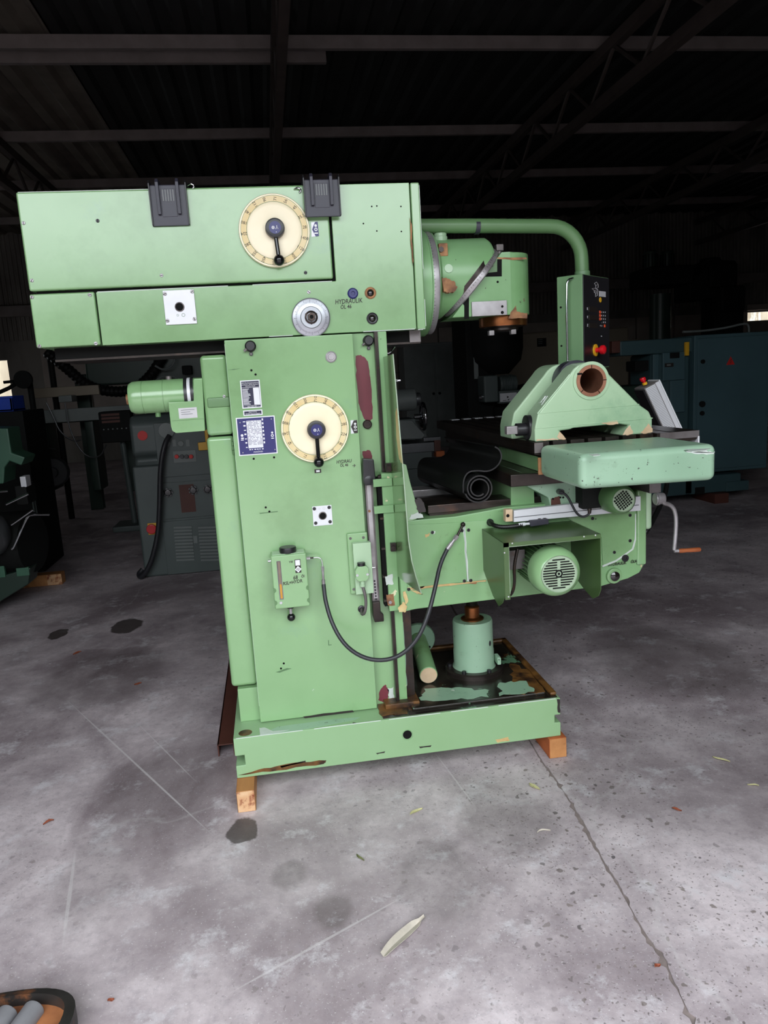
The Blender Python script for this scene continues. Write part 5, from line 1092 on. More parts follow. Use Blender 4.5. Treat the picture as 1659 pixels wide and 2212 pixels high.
for k in range(34): MB().box(.008, Wp*.70, -.0012, .001, .008+k*.0066, .0130+k*.0066, M=MO).build('cooling_rib', M['alu'], op)
MB().box(Wp*.74, Wp-.003, -.0012, .002, .004, Lp, M=MO).build('lid_face', M['alu'], op)
MB().box(-.003, .004, .004, .085, .012, Lp-.01, M=MO).build('keypad', M['black'], op)
MB().box(Wp-.002, Wp+.004, -.002, .092, 0, Lp+.002, M=MO).build('lid_edge', M['white'], op)
MB().cyl((Wp*.38, .03, -.002), (Wp*.38, .03, -.012), .010, 16, M=MO).build('stop_collar', M['yellow'], op)
MB().lathe([(.007, 0), (.007, .008), (.012, .010), (.0125, .020), (.010, .024), (0, .024)], (Wp*.38, .03, -.010), (0, 0, -1), 20, M=MO).build('stop_button', M['red'], op)
e0 = MO @ Vector((Wp*.6, .05, Lp)); MB().tube([e0-Vector((0, 0, .01)), e0+Vector((.01, 0, -.10)), Vector((1.55, e0.y, .93)), Vector((1.33, e0.y, .90))], .018, 12, smooth=1).build('panel_arm', M['green_dk'], mm)
def shrink(P, f, cx, cz): return [(cx+(x-cx)*f, cz+(z-cz)*f) for x, z in P]
# ---------------- bearing bracket standing on the table
zb_ = zm(1080, 770, 4.74); YB = 2.42
out = [(360, 868), (357, 742), (388, 590), (715, 185), (755, 130), (800, 90), (860, 65), (930, 57), (1000, 67), (1050, 97), (1078, 140), (1425, 490), (1528, 562), (1562, 640), (1562, 776), (1253, 808), (1322, 706), (1218, 690), (1206, 692), (745, 735), (722, 748), (612, 762), (684, 853)]
OB = [q(*zb_(*a), YB) for a in out]
OB = [(x, max(z, tz)) if i not in (0, 14, 15, 22) else (x, tz) for i, (x, z) in enumerate(OB)]
bk = thing('bearing_bracket', 'pale green cast arbor bearing bracket with bronze bush standing on the machine table', 'bracket', (1.07, 2.55, tz))
bc = aY(*zb_(930, 248), YB)
bf = MB().prism_h(OB, [(bc.x, bc.z, .053)], YB, YB+.105, bev=.006, seg=3).build('front_wall', M['green_pale'], bk)
OR = [(x-.028 if x < 1.05 else x+.012, z) for x, z in OB]
br = MB().prism_h(OR, [(bc.x, bc.z, .053)], YB+.165, YB+.300, bev=.006, seg=3).build('rear_wall', M['green_pale'], bk)
tri = [q(*zb_(*a), YB) for a in ((450, 850), (450, 680), (720, 450), (930, 420), (1140, 450), (1450, 600), (1480, 760), (1330, 780), (1340, 690), (1225, 670), (740, 715), (600, 740), (660, 840))]
MB().prism(tri, 'Y', YB+.10, YB+.17).build('web', M['green_pale'], bk)
bc = aY(*zb_(930, 248), YB); 
# bush bore: dark bore disc inside a bronze ring, boss around it
MB().lathe([(.052, .002), (.0625, .002), (.0635, .000), (.0635, -.004), (.052, -.004)], (bc.x, YB, bc.z), (0, 1, 0), 56, close=True).build('boss', M['green_pale'], bk)
MB().lathe([(.041, -.007), (.0522, -.007), (.053, -.004), (.053, .004), (.053, .30), (.041, .302)], (bc.x, YB, bc.z), (0, 1, 0), 56, close=True).build('bronze_bush', M['brass'], bk)
MB().lathe([(.0515, -.0052), (0, -.0052)], (bc.x, YB, bc.z), (0, 1, 0), 40).build('bore', M['black_matte'], bk) if 0 else None
for a in (math.pi/2, .0, 3.9, 5.3):
    MB().tube([(bc.x+.0415*math.cos(a), YB-.0074, bc.z+.0415*math.sin(a)), (bc.x+.0525*math.cos(a), YB-.0074, bc.z+.0525*math.sin(a))], .0012, 5).build('bush_slot', M['black_matte'], bk)
a = 2.6; MB().box(bc.x+0.048*math.cos(a)-.008, bc.x+0.048*math.cos(a)+.008, YB-.0078, YB-.004, bc.z+0.048*math.sin(a)-.003, bc.z+0.048*math.sin(a)+.003).build('key_slot', M['black_matte'], bk)
MB().lathe([(.055, .108), (.071, .108), (.071, .160), (.055, .160)], (bc.x-.004, YB, bc.z), (0, 1, 0), 48, close=True).build('clamp_band', M['anthra'], bk)
for pts in ([(375, 866), (372, 850), (470, 846), (560, 838), (600, 848), (590, 854), (480, 860)], [(585, 830), (612, 768), (676, 848), (610, 848)], [(1253, 806), (1325, 706), (1365, 770), (1360, 790), (1290, 805)], [(1440, 780), (1520, 688), (1562, 740), (1560, 776), (1470, 790)], [(1020, 680), (1200, 655), (1216, 690), (1100, 700)]):
    patch(bf, [zb_(*a) for a in pts], YB-.0002, M['filler'], 4, .0018, seed=int(pts[0][0]))
# raised ribs on the front wall
for pts in (((385, 585), (1425, 492)), ((358, 738), (1562, 632)), ((385, 585), (715, 185))):
    a_, b_ = aY(*zb_(*pts[0]), YB), aY(*zb_(*pts[1]), YB); MB().tube([a_+Vector((0, .001, 0)), b_+Vector((0, .001, 0))], .0024, 8).build('cast_ridge', M['green_pale'], bf)
sh_ = aX(*zb_(285, 770), OB[0][0]+.0)
px_ = OB[0][0]
MB().cyl((px_+.03, YB+.075, tz+.045), (px_-.006, YB+.075, tz+.045), .043, 36, b=.002).build('clamp_flange', M['black'], bk)
MB().cyl((px_-.006, YB+.075, tz+.040), (px_-.040, YB+.075, tz+.040), .022, 24).build('shaft_collar', M['black'], bk)
MB().box(px_-.078, px_-.038, YB+.061, YB+.089, tz+.026, tz+.054, b=.003).build('square_shaft', M['steel'], bk)
MS = Matrix.Translation(Vector((OB[2][0]+.040, YB+.045, OB[2][1]+.052))) @ Matrix.Rotation(.88, 4, 'Y') @ Matrix.Rotation(0, 4, 'Z')
c0 = Vector((OB[2][0], 0, OB[2][1])); c1 = Vector((OB[3][0], 0, OB[3][1])); dd = (c1-c0).normalized(); nn = Vector((-dd.z, 0, dd.x))
TM = Matrix(((0, dd.x, nn.x, 0), (1, 0, 0, 0), (0, dd.z, nn.z, 0), (0, 0, 0, 1)))
o_ = c0+dd*.055+nn*.0008+Vector((0, YB+.05, 0))
t = MB()
def stroke(P): t.tube([o_+Vector((0, 1, 0))*p[0]+dd*p[1] for p in P], .0012, 5)
stroke([(-.018, -.018), (-.010, .020), (.004, .020), (.004, .004), (-.012, .002)]); stroke([(.012, .020), (.006, -.008), (.020, -.010)])
t.build('chalk_mark', M['white'], bf)
# ---------------- rolled rubber sheet lying on the slideways
rb_ = thing('rubber_sheet', 'black rubber sheet rolled up on the slideways below the table', 'rubber mat', (.72, 2.85, .985))
def roll():
    c = aY(1030, 1062, 2.575); Rr = .052; pts = []
    cx, cz = c.x, .987+Rr
    for k in range(70):
        a = -.9-k*.21; r = .026+.026*k/69.0
        pts.append((cx+r*math.cos(a), cz+r*math.sin(a)))
    ang = math.atan2(pts[-1][1]-cz, pts[-1][0]-cx)
    return pts, cx, cz
pts, cx, cz = roll()
# free end: leaves the roll on top, rises to the right and curls over
end = [(cx-.048, cz+.030), (cx-.03, cz+.058), (cx+.005, cz+.060), (cx+.045, cz+.052), (cx+.080, cz+.068), (cx+.098, cz+.10), (cx+.090, cz+.128), (cx+.072, cz+.140)]
th = .005
def strip(P, y0, y1, dx, dz, name):
    P = [Vector((p[0], 0, p[1])) for p in P]; b = MB(); bm = b.bm; rows = []
    N = 8
    for j in range(N+1):
        u = j/N; y = y0+(y1-y0)*u; o = Vector((dx*u, y, dz*u)); row = []
        for i, p in enumerate(P):
            d = (P[min(i+1, len(P)-1)]-P[max(i-1, 0)]).normalized(); n = Vector((-d.z, 0, d.x))
            row.append((bm.verts.new(p+o+n*th/2), bm.verts.new(p+o-n*th/2)))
        rows.append(row)
    for A, B in zip(rows, rows[1:]):
        for i in range(len(P)-1):
            bm.faces.new((A[i][0], A[i+1][0], B[i+1][0], B[i][0])); bm.faces.new((A[i][1], B[i][1], B[i+1][1], A[i+1][1]))
    for R_ in (rows[0], rows[-1]):
        for i in range(len(P)-1): bm.faces.new((R_[i][0], R_[i][1], R_[i+1][1], R_[i+1][0]))
    for i in (0, len(P)-1):
        for A, B in zip(rows, rows[1:]): bm.faces.new((A[i][0], B[i][0], B[i][1], A[i][1]))
    bmesh.ops.recalc_face_normals(bm, faces=bm.faces)
    return b.build(name, M['rubber'], rb_)
Q = [Vector((p[0], p[1], 0)) for p in [pts[-1]]+end]
for _ in range(2):
    R_ = [Q[0]]
    for a_, b_ in zip(Q, Q[1:]): R_ += [a_*.75+b_*.25, a_*.25+b_*.75]
    Q = R_+[Q[-1]]
strip(pts, 2.545, 3.10, -.06, 0, 'rolled_coil'); strip([(p.x, p.y) for p in Q], 2.575, 3.10, -.06, 0, 'free_flap')
# ---------------- round bar with flange lying on the base
b0, b1 = aZ(926, 1460, Zt+.047), aZ(898, 1385, Zt+.047)
bd = (b1-b0); bd.z = 0; bd = bd.normalized(); bd.z = .042/.308; bd = bd.normalized(); b0.z = Zt+.013+.036
ba = thing('flanged_bar', 'weathered green round bar with a drilled flange lying on the machine base', 'bar', (b0.x, b0.y, Zt+.012))
MB().lathe([(0, 0), (.033, 0), (.036, .003), (.036, .30), (0, .30)], b0, bd, 32).build('shaft', M['green2'], ba)
MB().lathe([(0, -.001), (.0335, -.001), (.0335, .002)], b0, bd, 32).build('chalky_end', M['filler'], ba)
fl_ = MB().lathe([(.0, .30), (.072, .30), (.074, .303), (.074, .315), (0, .315)], b0+Vector((0, 0, .0)), bd, 40).build('flange', M['green_cover'], ba)
sd_ = bd.cross(Vector((0, 0, 1))).normalized()
for k in range(6):
    a = k*math.pi/3+.4; p = b0+bd*.2995+sd_*.060*math.cos(a)+Vector((0, 0, 1))*.060*math.sin(a)
    MB().cyl(p, p+bd*.002, .005, 10).build('bolt_hole', M['black_matte'], ba)
# ---------------- packing under the machine
def block(name, p0, w, L, h, label, rz=0, mats=('wood', 'wood_end')):
    t = thing(name, label, 'wooden block', (p0[0], p0[1], 0), 'wooden packing blocks')
    MB().box(p0[0]-w/2, p0[0]+w/2, p0[1], p0[1]+L, 0, h, b=.003).build('timber', M[mats[0]], t)
    MB().box(p0[0]-w/2+.002, p0[0]+w/2-.002, p0[1]-.0015, p0[1]+.002, .002, h-.002, b=.0008).build('sawn_end', M[mats[1]], t)
    return t
a = aZ(534, 1754, 0); block('wooden_block', (a.x, a.y), .062, .50, .079, 'pale-ended pine block under the column end of the milling machine')
a = aZ(1206, 1637, 0); block('wooden_block', (a.x, a.y), .068, .45, .079, 'orange pine block under the table end of the milling machine', mats=('wood_orange', 'wood'))
# steel channel behind the column end
c0_ = aZ(492, 1632, 0)
ch = MB().box(-.318, -.252, 2.845, 4.10, .045, .050, b=.001).box(-.318, -.313, 2.845, 4.10, 0, .05).box(-.257, -.252, 2.845, 4.10, 0, .05)
ch.build('steel_channel', M['bg_brown'], None, off=(-.285, 3.4, 0)); tag(bpy.data.objects['steel_channel'], 'dark rusty steel channel lying on the floor beside the machine base', 'steel channel')
# ================================================================== floor litter and the roller skate
def leaf(px, py, L, wd, ang, mat, label, cat='leaf', curl=.004, group='dry leaves on the concrete floor'):
    p = aZ(px, py, 0); bm = MB(); n = 10; rr_ = random.Random(int(px*7+py)); rows = []
    for i in range(n+1):
        u = i/n; w = wd*(math.sin(math.pi*min(1, u*1.02))**.7)*(.85+.3*rr_.random()) if cat == 'leaf' else wd*(.55+.45*math.sin(math.pi*u))*(1 if u < .9 else .4)
        x = (u-.5)*L; z = .0012+curl*(math.sin(u*5+px)*.5+.5)
        bend = (.12 if cat == 'leaf' else .05)*L*math.sin(u*3)
        row = []
        for s_, zz in ((-1, curl*.7), (0, 0), (1, curl*.9)):
            row.append(Vector((x, bend+s_*w/2, z+zz)))
        rows.append(row)
    ca, sa = math.cos(ang), math.sin(ang)
    V = [[bm.bm.verts.new((v.x*ca-v.y*sa, v.x*sa+v.y*ca, v.z)) for v in r] for r in rows]
    for A, B in zip(V, V[1:]):
        for k in range(2): bm.bm.faces.new((A[k], A[k+1], B[k+1], B[k]))
    o = bm.build('leaf' if cat == 'leaf' else 'bark_strip', M[mat], None, off=(0, 0, 0)); o.location = (p.x, p.y, 0)
    s_ = o.modifiers.new('sol', 'SOLIDIFY'); s_.thickness = .0009; s_.offset = 1
    tag(o, label, cat, group if cat == 'leaf' else None)
leaf(1155, 1700, .052, .018, 2.0, 'leaf_y', 'pale yellow leaf on the floor beside the long slab joint')
leaf(900, 1756, .055, .014, .5, 'leaf_y', 'pale yellow leaf on open concrete before the machine base')
leaf(1558, 1641, .062, .012, 2.2, 'leaf_y', 'long pale yellow leaf in the shaded floor past the orange block')
leaf(1627, 1697, .035, .008, 2.6, 'leaf_y', 'small straw-coloured leaf scrap in the shaded floor')
leaf(1462, 1750, .030, .014, 2.4, 'leaf_r', 'curled reddish brown leaf on the pebbly slab')
leaf(779, 1854, .042, .009, 2.0, 'leaf_g', 'thin dull green leaf near a floor crack')
leaf(1421, 2090, .018, .010, .3, 'leaf_r', 'tiny orange brown leaf in the slab joint')
leaf(167, 1412, .05, .02, .7, 'leaf_r', 'reddish leaf on the dark floor near the oil puddles')
leaf(298, 1479, .035, .018, .3, 'leaf_r', 'dark red leaf scrap on the floor left of the steel channel')
leaf(105, 1778, .035, .012, .5, 'leaf_r', 'dark brown leaf curl on the bare floor near the roller skate')
leaf(240, 2164, .014, .010, .3, 'leaf_r', 'tiny brick-red leaf chip beside the roller skate')
leaf(1175, 1798, .045, .005, .05, 'bark', 'thin white paper-like sliver on the floor', 'leaf')
leaf(875, 2028, .175, .032, .72, 'bark', 'long pale strip of dry bark lying on the concrete', 'bark', curl=.008)
# machine skate, cut by the corner of the picture
skp = aZ(40, 2200, 0)
sk = thing('machine_skate', 'black rimmed rusty roller skate with grey rollers on the floor', 'machine skate', (-.745, 1.56, 0))
def oval(cx, cy, a, b, n=40, p=2.6): return [(cx+a*(abs(math.cos(t))**(2/p))*(1 if math.cos(t) > 0 else -1), cy+b*(abs(math.sin(t))**(2/p))*(1 if math.sin(t) > 0 else -1)) for t in [2*math.pi*k/n for k in range(n)]]
sx_, sy_ = -.745, 1.585
SA, SB = .185, .105
O1, O2 = oval(sx_, sy_, SA, SB), oval(sx_, sy_, SA-.022, SB-.022)
t = MB(); bm = t.bm; n = len(O1)
prf = [(O1, .012), (O1, .058), (O2, .064), (O2, .030)]
R_ = [[bm.verts.new((p[0], p[1], z)) for p in P] for P, z in prf]
for A, B in zip(R_, R_[1:]):
    for k in range(n): bm.faces.new((A[k], A[(k+1) % n], B[(k+1) % n], B[k]))
bm.faces.new(R_[0]); bmesh.ops.recalc_face_normals(bm, faces=bm.faces)
t.build('rim', M['skate'], sk, sharp=50)
MB().prism(O2, 'Z', .022, .034).build('deck', M['skate_in'], sk)
for k in range(4):
    xx = sx_-.11+k*.058
    MB().cyl((xx-.018, sy_-.062, .040), (xx+.018, sy_+.058, .040), .025, 28, b=.004).build('roller', M['roller'], sk)
for a_ in (-.14, .14): MB().cyl((sx_+a_, sy_, 0), (sx_+a_, sy_, .014), .02, 16).build('foot', M['skate'], sk)
# ================================================================== machines in the dark behind
def bg(name, label, cat, loc): return thing(name, label, cat, loc)
def pb_(par, name, mat, x0, y0, x1, y1, Y, dep, b=.01, seg=2):
    X0, X1, Z0, Z1 = rp(x0, y0, x1, y1, Y); return MB().box(X0, X1, Y, Y+dep, Z0, Z1, b, seg).build(name, M[mat], par)
def disc(par, name, mat, px, py, Y, r, th=.02, n=28):
    p = aY(px, py, Y); return MB().cyl((p.x, Y, p.z), (p.x, Y-th, p.z), r, n, b=min(r, th)*.2).build(name, M[mat], par)
# --- grey control cabinet behind the column
YB1 = 5.95
gc = bg('control_cabinet', 'grey machine control cabinet with louvred door, star knobs and red sticker', 'control cabinet', (-.68, 6.3, 0))
MB().box(-1.08, -.25, YB1, 6.75, .0, .88, b=.02, seg=3).prism([(YB1+.02, .85), (YB1+.06, .93), (YB1, .97), (YB1, 1.20), (YB1+.06, 1.262), (6.6, 1.262), (6.6, .85)], 'X', -1.065, -.25, bev=.03, seg=4).build('body', M['bg_grey'], gc)
pn_ = pb_(gc, 'button_plate', 'bg_grey', 331, 915, 480, 1022, YB1-.012, .012, .004)
pn2 = pb_(gc, 'knob_plate', 'bg_grey', 341, 1045, 480, 1112, YB1-.010, .012, .004)
pn3 = pb_(gc, 'louvre_door', 'bg_grey', 350, 1128, 490, 1230, YB1-.012, .014, .004)
disc(gc, 'red_sticker', 'bg_red', 308, 941, YB1-.002, .037, .004)
for px in (362, 391): disc(pn_, 'dial_gauge', 'bg_greyl', px, 958, YB1-.012, .022, .012)
for px in (377, 406): pb_(pn_, 'white_tag', 'bg_greyl', px-5, 950, px+4, 964, YB1-.015, .004, 0)
sw = pb_(pn_, 'switch_plate', 'bg_greyl', 373, 975, 425, 997, YB1-.018, .008, .002)
for px, mt in ((382, 'bg_red'), (393, 'black'), (403, 'black'), (413, 'bg_red')): disc(pn_, 'push_button', mt, px, 986, YB1-.018, .016, .02, 18)
for px, py in ((364, 1063), (418, 1058), (449, 1056)):
    p = aY(px, py, YB1); t = MB().cyl((p.x, YB1, p.z), (p.x, YB1-.045, p.z), .026, 20, b=.006)
    for k in range(7): a = k*2*math.pi/7; t.cyl((p.x+.028*math.cos(a), YB1-.01, p.z+.028*math.sin(a)), (p.x+.028*math.cos(a), YB1-.032, p.z+.028*math.sin(a)), .009, 8)
    t.build('star_knob', M['black_gloss'], pn2)
pb_(pn2, 'red_paint_smear', 'bg_brown', 386, 1048, 424, 1105, YB1-.012, .004, 0)
for i, (xa, xb) in enumerate(((375, 414), (428, 480))):
    for k in range(11):
        y_ = 1138+k*7; MB().prism([q(xa+k*.6, y_, YB1-.02), q(xb+k*.6, y_-1.5, YB1-.02), q(xb+k*.6, y_+2.6, YB1-.02), q(xa+k*.6, y_+4.1, YB1-.02)], 'Y', YB1-.022, YB1-.010).build('louvre', M['bg_greyl'], pn3)
pb_(pn3, 'small_tag', 'bg_greyl', 417, 1158, 427, 1173, YB1-.02, .006, 0)
pb_(gc, 'switch_base', 'yellow', 318, 1131, 342, 1154, YB1-.01, .012, .004)
disc(gc, 'main_switch', 'red', 328, 1142, YB1-.01, .038, .03)
pb_(gc, 'yellow_grip', 'yellow', 427, 956, 452, 972, YB1-.04, .02, .006); pb_(gc, 'yellow_grip', 'yellow', 441, 928, 452, 960, YB1-.04, .02, .006)
MB().tube([aY(366, 941, 5.9), aY(355, 960, 5.86), aY(346, 1010, 5.85), aY(345, 1090, 5.85), aY(342, 1150, 5.85), aY(330, 1205, 5.85), aY(316, 1236, 5.86), aY(303, 1248, 5.88), aY(299, 1240, 5.92), aY(308, 1230, 5.94)], .019, 12, smooth=2).build('supply_cable', M['hose'], gc)
disc(gc, 'cable_entry', 'bg_greyl', 360, 930, YB1-.01, .06, .02)
# --- dark machine with readout behind the grey cabinet
YD = 9.0
dk = bg('planer_machine', 'dark long-bed machine with pale slide beam in the shadows', 'machine tool', (-1.7, 9.3, 0))
pb_(dk, 'bed_beam', 'bg_dgreen', 70, 893, 270, 905, YD, .5, .01); pb_(dk, 'lower_beam', 'bg_greyl', 72, 888, 290, 902, YD-.05, .06, .006)
pb_(dk, 'slide_beam', 'bg_beige', 62, 840, 215, 852, YD+.1, .3, .008); pb_(dk, 'carriage', 'bg_greyl', 125, 855, 156, 868, YD-.1, .25, .01)
pb_(dk, 'upper_frame', 'bg_dgreen', 180, 770, 470, 818, YD+.3, .5, .03)
for px in (80, 180, 262): pb_(dk, 'support_leg', 'bg_dgreen', px, 903, px+40, 1060, YD+.05, .4, .02)
p = aY(113, 1021, YD-.2)
MB().lathe([(0, 0), (.05, 0), (.06, .03), (.15, .03), (.165, .05), (.165, .10), (0, .10)], (p.x, p.y, p.z), (0, 1, 0), 40).build('face_plate', M['bg_steel'], dk)
for pts in (((100, 870), (115, 900), (130, 935), (160, 955), (175, 950)), ((140, 870), (150, 930), (180, 985), (215, 990), (230, 960)), ((60, 880), (62, 930), (80, 965), (120, 970))):
    MB().tube([aY(a, b, YD-.15) for a, b in pts], .008, 8, smooth=2).build('loose_cable', M['bg_steel'], dk)
MB().tube([aY(a, b, 9.2) for a, b in ((100, 760), (150, 800), (185, 832), (230, 846), (285, 846), (325, 815), (352, 770))], .066, 14, smooth=2, rib=.024).build('extraction_hose', M['rubber'], dk)
for px in (185, 455): pb_(dk, 'frame_post', 'bg_dgreen', px, 810, px+14, 1100, YD+.6, .12, .01)
pj = aY(60, 822, 8.25); MB().cyl((pj.x, 8.3, 0), (pj.x, 8.3, pj.z), .03, 14).build('jib_post', M['bg_black'], dk)
ph_ = aY(104, 762, 9.2); MB().cyl((ph_.x, 9.25, 0), (ph_.x, 9.25, ph_.z), .035, 14).build('hose_post', M['bg_black'], dk)
for pts in (((335, 790), (352, 800), (375, 790), (378, 765), (362, 745)), ((330, 828), (350, 812), (375, 812), (392, 824))):
    MB().tube([aY(a, b, YD+.1) for a, b in pts], .012, 8, smooth=2).build('grey_cable', M['bg_greyl'], dk)
pb_(dk, 'relay_box', 'bg_black', 392, 790, 414, 808, YD+.1, .2, .01)
rd = bg('readout_console', 'dark digital readout console on a slim floor stand', 'display', (-1.55, 8.3, 0))
MR = Matrix.Rotation(math.radians(-8), 4, 'Y')
p = aY(250, 922, 8.1)
MB().box(p.x-.16, p.x+.16, 8.1, 8.3, p.z-.16, p.z+.16, b=.015).build('console_case', M['bg_black'], rd)
for k in range(3): MB().box(p.x-.13, p.x+.05, 8.095, 8.105, p.z+.045+k*.035, p.z+.068+k*.035).build('display_row', M['bg_brown'], rd)
for k in range(6): MB().cyl((p.x-.12+k*.045, 8.1, p.z-.02), (p.x-.12+k*.045, 8.09, p.z-.02), .007, 8).build('console_key', M['bg_greyl'], rd)
MB().cyl((p.x+.05, 8.25, 0), (p.x+.02, 8.25, p.z-.15), .03, 14).box(p.x-.15, p.x+.25, 8.05, 8.45, 0, .06, b=.01).build('stand', M['bg_grey'], rd)
# --- green lathe at the left edge
YA = 5.35
lt = bg('green_lathe', 'dark green lathe with chrome levers and chuck at the hall side', 'lathe', (-1.95, 5.6, .09))
MB().prism([q(a, b, YA) for a, b in ((-60, 925), (17, 925), (25, 978), (54, 988), (46, 1006), (20, 996), (10, 1010), (8, 1045), (-60, 1050))], 'Y', YA, YA+.25, bev=.01).build('headstock_arm', M['bg_green'], lt)
MB().prism([(-2.9, .09), (-2.05, .09), (-1.82, .28), (-1.82, .60), (-2.9, .60)], 'Y', YA, YA+.7, bev=.02).build('bed', M['bg_black'], lt)
MB().prism([q(a, b, YA-.1) for a, b in ((-60, 1345), (0, 1300), (62, 1262), (66, 1226), (0, 1245), (-60, 1270))], 'Y', YA-.1, YA+.1, bev=.01).build('base_skirt', M['bg_dgreen'], lt)
pb_(lt, 'skirt_pad', 'bg_green', 34, 1228, 64, 1243, YA-.11, .03, .003); pb_(lt, 'skirt_pad', 'bg_green', -30, 1226, 12, 1247, YA-.11, .03, .003)
p = aY(20, 1152, YA-.2); MB().lathe([(0, 0), (.09, 0), (.12, .02), (.13, .09), (.07, .14), (0, .14)], (p.x-.15, p.y, p.z), (1, -.25, 0), 40).build('hand_chuck', M['bg_steel'], lt)
p = aY(80, 1172, YA); MB().lathe([(0, 0), (.20, 0), (.21, .02), (.21, .30), (0, .30)], (p.x-.33, YA+.1, p.z), (1, -.2, 0), 44).build('drum', M['bg_black'], lt)
for pts, r_ in ((((-20, 1064), (17, 1061)), .006), (((13, 1090), (61, 1067)), .007), (((24, 1134), (71, 1101)), .007), (((25, 1187), (30, 1182), (58, 1118), (66, 1112), (107, 1112)), .006)):
    MB().tube([aY(a, b, YA-.22) for a, b in pts], r_, 8, smooth=0 if len(pts) < 3 else 2).build('lever', M['chrome'], lt)
pb_(lt, 'tool_block', 'alu', 42, 1030, 58, 1052, YA-.1, .1, .004); pb_(lt, 'tool_post', 'bg_black', 30, 1050, 62, 1090, YA-.1, .2, .01)
pb_(lt, 'leg_strut', 'bg_grey', 64, 1042, 76, 1122, YA+.3, .06, .004)
tl = lt
a = aZ(118, 1264, 0); t = thing('wooden_block', 'dusty pine block on the floor at the end of the green lathe', 'wooden block', (a.x, a.y, 0), 'wooden packing blocks')
MB().box(a.x-.28, a.x+.06, a.y, a.y+.10, 0, .088, b=.004).build('timber', M['wood'], t)
MB().box(a.x-.05, a.x+.058, a.y-.002, a.y+.002, .004, .084, b=.0008).build('sawn_face', M['wood_end'], t)
X0, X1, Z0, Z1 = rp(-90, 862, 29, 888, 6.6)
bb = thing('blue_crate', 'bright blue plastic crate on top of the green lathe', 'crate', (X0/2+X1/2, 6.7, Z0))
MB().box(X0, X1, 6.6, 6.62, Z0, Z1, b=.004).box(X0, X1, 6.9, 6.92, Z0, Z1, b=.004).box(X0, X0+.02, 6.6, 6.92, Z0, Z1, b=.004).box(X1-.02, X1, 6.6, 6.92, Z0, Z1, b=.004).box(X0, X1, 6.6, 6.92, Z0, Z0+.015).build('shell', M['bg_blue'], bb)
MB().box(X0-.01, X1+.01, 6.59, 6.602, Z1-.02, Z1, b=.003).build('rim', M['bg_blue'], bb)
MB().box(X0-.3, X1+.1, 6.5, 7.1, 0, Z0-.001, b=.01).build('crate_stand', M['bg_black']); tag(bpy.data.objects['crate_stand'], 'dark steel cupboard carrying the blue crate', 'cupboard')
MB().tube([aY(-20, 856, 8.2), aY(20, 838, 8.2), aY(45, 822, 8.2)], .02, 8).tube([aY(8, 826, 8.2), aY(45, 822, 8.2)], .015, 8).build('jib', M['bg_black'], dk)
disc(dk, 'pulley', 'bg_black', 52, 820, 8.2, .09, .05)
# --- grey lathe seen through the gap: tailstock with handwheel
YT = 8.0
gl = bg('grey_lathe', 'grey lathe with round tailstock and black handwheel seen past the guard', 'lathe', (1.4, 8.2, .1))
pq = aY(880, 866, YT); pw = aY(912, 862, YT)
MB().cyl((pq.x-.5, YT+.1, pq.z), (pw.x-.06, YT+.1, pw.z), .12, 32, b=.012).build('tailstock_barrel', M['bg_greyl'], gl)
MB().cyl((pw.x-.06, YT+.1, pw.z), (pw.x, YT+.1, pw.z), .07, 28, b=.01).build('quill_nut', M['bg_steel'], gl)
wx = aY(918, 901, YT).x
hw = MB(); ring = []
for k in range(37): a = 2*math.pi*k/36; ring.append((wx, YT+.1+.145*math.cos(a), 1.01+.145*math.sin(a)))
wz = aY(918, 900, YT).z
hw.tube([(wx, YT+.1+.14*math.cos(2*math.pi*k/36), wz+.14*math.sin(2*math.pi*k/36)) for k in range(37)], .02, 10)
for k in range(3): a = k*2.094; hw.tube([(wx-.01, YT+.1, wz), (wx, YT+.1+.13*math.cos(a), wz+.13*math.sin(a))], .012, 8)
hw.cyl((wx-.10, YT+.1, wz), (wx+.03, YT+.1, wz), .03, 20).build('handwheel', M['chrome'], gl)
hw2 = pb_(gl, 'tailstock_base', 'bg_grey', 845, 908, 900, 945, YT-.05, .4, .01)
MB().prism([q(a, b, YT-.06) for a, b in ((850, 908), (890, 908), (918, 940), (912, 948), (850, 950))], 'Y', YT-.06, YT+.2, bev=.008).build('tailstock_foot', M['bg_greyl'], gl)
pb_(gl, 'bed_way', 'bg_steel', 800, 965, 940, 975, YT-.1, .45, .006); pb_(gl, 'bed', 'bg_grey', 780, 975, 935, 1010, YT-.08, .4, .01)
pb_(gl, 'bed_leg', 'bg_grey', 830, 1010, 930, 1060, YT-.05, .35, .01)
MB().box(1.2, 1.9, YT, YT+.35, .02, .35, b=.01).build('foot', M['bg_grey'], gl)
pb_(gl, 'splash_plate', 'bg_greyl', 896, 910, 922, 950, YT+.35, .02, .003); pb_(gl, 'lamp_box', 'bg_brown', 856, 862, 885, 884, YT+.5, .15, .01)
pb_(gl, 'bracket', 'bg_brown', 938, 950, 953, 978, YT-.12, .08, .006); pb_(gl, 'bracket_arm', 'bg_steel', 915, 946, 952, 951, YT-.12, .08, .003)
p0_, p1_ = q(942, 975, YT-.16), q(961, 986, YT-.16)
ow = pb_(gl, 'orange_stop', 'wood_orange', 942, 975, 961, 986, YT-.16, .12, .006)
